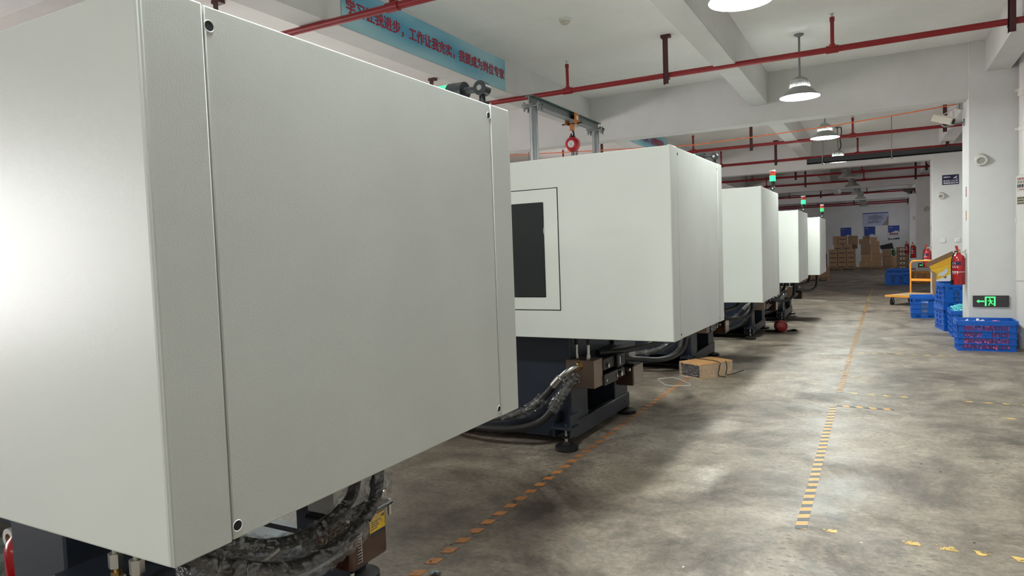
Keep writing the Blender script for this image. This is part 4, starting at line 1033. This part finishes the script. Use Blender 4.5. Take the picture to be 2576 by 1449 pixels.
tilt(MB().prism([(.17, .02), (.25, .05), (.30, .02), (.28, .0), (.2, .0)], -.010, -.008, 'y')).build('white_print', SIGNW, oc)
rnd = random.Random(12)
for i in range(9):
    a = rnd.random()*PI; c_ = (-.05+.034*i+rnd.uniform(-.01, .01), rnd.uniform(.0, .12), .115+.0185*i+rnd.uniform(-.03, .03))
    M = Matrix.Translation(c_) @ Matrix.Rotation(a, 4, (rnd.random(), rnd.random(), rnd.random()))
    o = MB().box(-.035, .035, -.022, .022, -.006, .006, bev=.003).box(-.012, .012, -.022, .022, -.006, .016).xf(M).build('white_part', WHITEP, None)
    o.location = oc.location; tag(o, 'small white moulded part heaped in the open yellow carton', 'plastic part', 'white moulded parts in the carton')

# ------------------------------------------------------------------ cartons and pallets at the end wall
def carton(x0, x1, z0, z1, y0, dep, label, m=None, mark=None, group='cartons stacked at the end wall'):
    c = empty('cardboard_box', ((x0+x1)/2, y0, z0), label, 'box', group)
    w = (x1-x0)/2-.004; h_ = z1-z0-.004
    MB().box(-w, w, 0, dep, 0, h_, bev=.006).build('carton_body', m or CARTON, c)
    if mark == 'text':
        MB().box(-w*.72, w*.72, -.002, 0, h_*.12, h_*.28).build('print_band', INK, c); MB().box(-w*.2, w*.2, -.002, 0, h_*.72, h_*.77).build('print_mark', INK, c)
    elif mark == 'label':
        l = MB().box(-w*.42, w*.42, -.002, 0, h_*.28, h_*.74).build('paper_label', PAPER, c); MB().box(-w*.18, w*.18, -.003, -.002, h_*.42, h_*.60).build('label_print', INK, l)
    else:
        MB().box(-w, w, -.001, 0, h_*.62, h_*.63).build('tape_seam', CARTON2, c)
    return c
def pallet(x0, x1, y0, dep, label):
    p_ = empty('wooden_pallet', ((x0+x1)/2, y0, 0), label, 'pallet', 'pallets under the carton stacks'); w = (x1-x0)/2
    for yy in (0, dep/2-.04, dep-.08): MB().box(-w, w, yy, yy+.08, .075, .095).build('board', CARTON2, p_)
    for i in range(5): MB().box(-w+(2*w-.1)*i/4, -w+(2*w-.1)*i/4+.1, 0, dep, .095-.0, .105).build('deck_board', CARTON2, p_)
    for xx in (-w, -.05, w-.1):
        for yy in (0, dep/2-.04, dep-.08): MB().box(xx, xx+.1, yy, yy+.08, 0, .075).build('block', CARTON2, p_)
Y0 = 34.4
pallet(-2.02, -.86, Y0, 1.0, 'pallet under the tall printed carton stack'); pallet(-.76, .17, Y0+.05, 1.0, 'pallet under the mixed carton stack'); pallet(.175, .72, Y0+.05, .9, 'pallet under the low dark cartons')
names = ('left', 'middle', 'right'); rows = ('bottom', 'second', 'third', 'fourth')
for j in range(4):
    for i in range(3):
        carton(-1.985+i*.365, -1.63+i*.365, .107+j*.21, .317+j*.21, Y0, .5, 'printed carton in the front block of the tall stack, %s row, %s' % (rows[j], names[i]), mark='text')
for i in range(2): carton(-1.77+i*.37, -1.41+i*.37, .948, 1.155, Y0+.1, .45, 'printed carton in the fifth row of the tall stack, %s' % names[i*2], mark='text')
carton(-1.03, -.82, .948, 1.155, Y0+.3, .45, 'plain carton at the right end of the fifth row of the tall stack', m=CARTON2)
for j in range(2):
    for i, (a, c_) in enumerate(((-1.82, -1.62), (-1.60, -1.24), (-1.20, -.80))):
        carton(a, c_, 1.157+j*.195, 1.35+j*.195, Y0+.2, .5, 'carton at the top of the tall stack, %s layer, %s' % (('lower', 'upper')[j], names[i]), m=CARTON2 if i == 2 else None, mark='text' if i == 1 else None)
S2 = [(-.73, -.49, .107, .36, 0, 'small carton at the lower left of the mixed stack', 0), (-.46, -.24, .107, .36, 0, 'small carton beside the lower left one in the mixed stack', 0),
      (-.67, -.26, .362, .68, .02, 'square carton above the two small ones in the mixed stack', 0), (-.23, .14, .107, .44, 0, 'carton at the lower right of the mixed stack', 0),
      (-.25, .16, .442, .70, .03, 'wide carton second from the bottom right of the mixed stack', 0), (-.68, -.28, .682, 1.13, .05, 'big dark film-wrapped carton in the mixed stack', 1),
      (-.27, .08, .702, 1.01, .06, 'carton in the middle right of the mixed stack', 0), (-.75, -.325, 1.132, 1.37, .15, 'dark open carton near the top of the mixed stack', 1),
      (-.28, .07, 1.012, 1.26, .12, 'carton near the top right of the mixed stack', 0), (-.31, -.02, 1.262, 1.44, .15, 'topmost right carton of the mixed stack', 0), (-.60, -.32, 1.372, 1.50, .2, 'topmost carton of the mixed stack', 1),
      (.18, .54, .107, .56, 0, 'big dark carton at the foot of the low stack', 1), (.17, .54, .562, .88, .05, 'carton on the big dark carton', 1), (.55, .71, .107, .56, .02, 'narrow carton beside the white-labelled stack', 0)]
for a, c_, z0, z1, dy, l, dk in S2: carton(a, c_, z0, z1, Y0+.05+dy, .45, l, m=CARTON2 if dk else None)
for j in range(5):
    carton(.70, 1.13, .0+j*.195, .193+j*.195, 33.2, .35, 'white-labelled brown carton, %s of its column' % ('lowest', 'second', 'third', 'fourth', 'topmost')[j], m=CARTON2, mark='label')
    carton(1.14, 1.36, .0+j*.195, .193+j*.195, 33.25, .35, 'narrow brown carton right of the white-labelled column, %s' % ('lowest', 'second', 'third', 'fourth', 'topmost')[j], m=CARTON2)
o = MB().prism([(.07, 1.05), (.56, 1.16), (.62, .90), (.12, .885)], 34.5, 34.56, 'y').build('dark_sheet', BLACKP); tag(o, 'black sheet leaning on top of the low carton stack', 'sheet')
lump('woven_bag', 'green woven bag squeezed behind the white-labelled cartons', 'bag', (.63, 34.62, .562), .075, .09, .17, GREENBAG, 6)
carton(-2.75, -2.1, .0, .75, 34.6, .6, 'dark carton half hidden left of the tall stack', m=BLACKP)
o = MB().lathe([(.001, 0), (.09, 0), (.10, .02), (.10, .25), (.085, .30), (.035, .34), (.035, .37), (.001, .37)], n=20).build('water_jug', mat('clear_jug', (.5, .55, .55), .1, noise=.1, alpha=.35)); o.location = (1.08, 28.4, .25); tag(o, 'clear plastic jug on a carton by the fourth column', 'jug')
carton(.97, 1.24, 0, .25, 28.28, .3, 'brown carton under the clear jug', m=CARTON2, mark='label')
# pallet and box behind the last machine
pallet(-2.2, -1.40, 25.0, .8, 'pallet on the floor beyond the farthest machine'); carton(-2.12, -1.46, .107, .45, 25.05, .6, 'brown box on the pallet beyond the farthest machine', m=CARTON2)

# ------------------------------------------------------------------ floor tapes and litter
T_R = tape_mat('hazard_tape', .95, .37); T_L = tape_mat('worn_orange_tape', .45, .40, (.50, .20, .06), .115); T_R2 = tape_mat('far_hazard_tape', .9, .47, (.60, .30, .08)); T_F = tape_mat('faded_tape', .6, .50, (.75, .50, .14), .13)
def tape(x, y, w, l, rz, m, label):
    o = MB().box(-w/2, w/2, 0, l, .0005, .0016).build('floor_tape', m); o.location = (x, y, 0); o.rotation_euler = (0, 0, rz)
    tag(o, label, 'tape', 'hazard tapes on the floor'); return o
tape(-.318, 3.27, .048, 2.60, 0, T_R, 'black and orange hazard tape in the middle of the aisle')
tape(-.302, 6.41, .050, 9.8, math.radians(-.6), T_R2, 'black and orange hazard tape continuing far down the aisle')
tape(-.20, 16.5, .05, 14, math.radians(-.9), T_F, 'faint faded tape at the far end of the aisle')
tape(-1.676, 2.0, .050, 6.3, 0, T_L, 'worn orange tape running beside the machine feet')
tape(-.30, 5.90, .045, .40, math.radians(-92), T_R, 'short cross tape at the end of the middle aisle tape')
tape(-.29, 6.44, .040, .50, math.radians(-96), T_F, 'short cross tape at the start of the far aisle tape')
tape(.52, 6.37, .035, 1.3, math.radians(-90), T_F, 'pale cross tape toward the columns, farther one')
tape(.72, 5.86, .035, 1.0, math.radians(-90), T_F, 'pale cross tape toward the columns, nearer one')
tape(-.29, 3.30, .04, .12, math.radians(-88), T_F, 'small tape scrap at the near end of the aisle tape')
tape(.02, 3.30, .045, .95, math.radians(-91), T_F, 'broken yellow and black cross tape at the lower right')
tape(-.28, 8.8, .04, 1.1, math.radians(-90), T_F, 'pale cross tape in front of the crates')
rnd = random.Random(77)
for i in range(46):
    x, y = rnd.uniform(-2.6, 1.0), rnd.uniform(2.3, 14)
    if x < -1.0 and y > 4: x = rnd.uniform(-1.0, .9)
    s = rnd.uniform(.004, .012)
    mb = MB(); mb.add([(s*math.cos(a)*rnd.uniform(.5, 1.2), s*math.sin(a)*rnd.uniform(.5, 1.2), 0) for a in [k_*PI/3 for k_ in range(6)]] + [(0, 0, s*.3)], [(k_, (k_+1) % 6, 6) for k_ in range(6)] + [(5, 4, 3, 2, 1, 0)])
    o = mb.build('floor_debris', FLOORPALE if rnd.random() < .7 else INK, flat=True); o.location = (x, y, 0)
    tag(o, 'tiny crumb of litter on the concrete floor', 'debris', 'litter crumbs on the floor')
o = lump('stone_chip', 'grey stone chip on the floor at the bottom of the picture', 'stone', (-1.60, 2.22, 0), .022, .015, .008, GALV, 3)
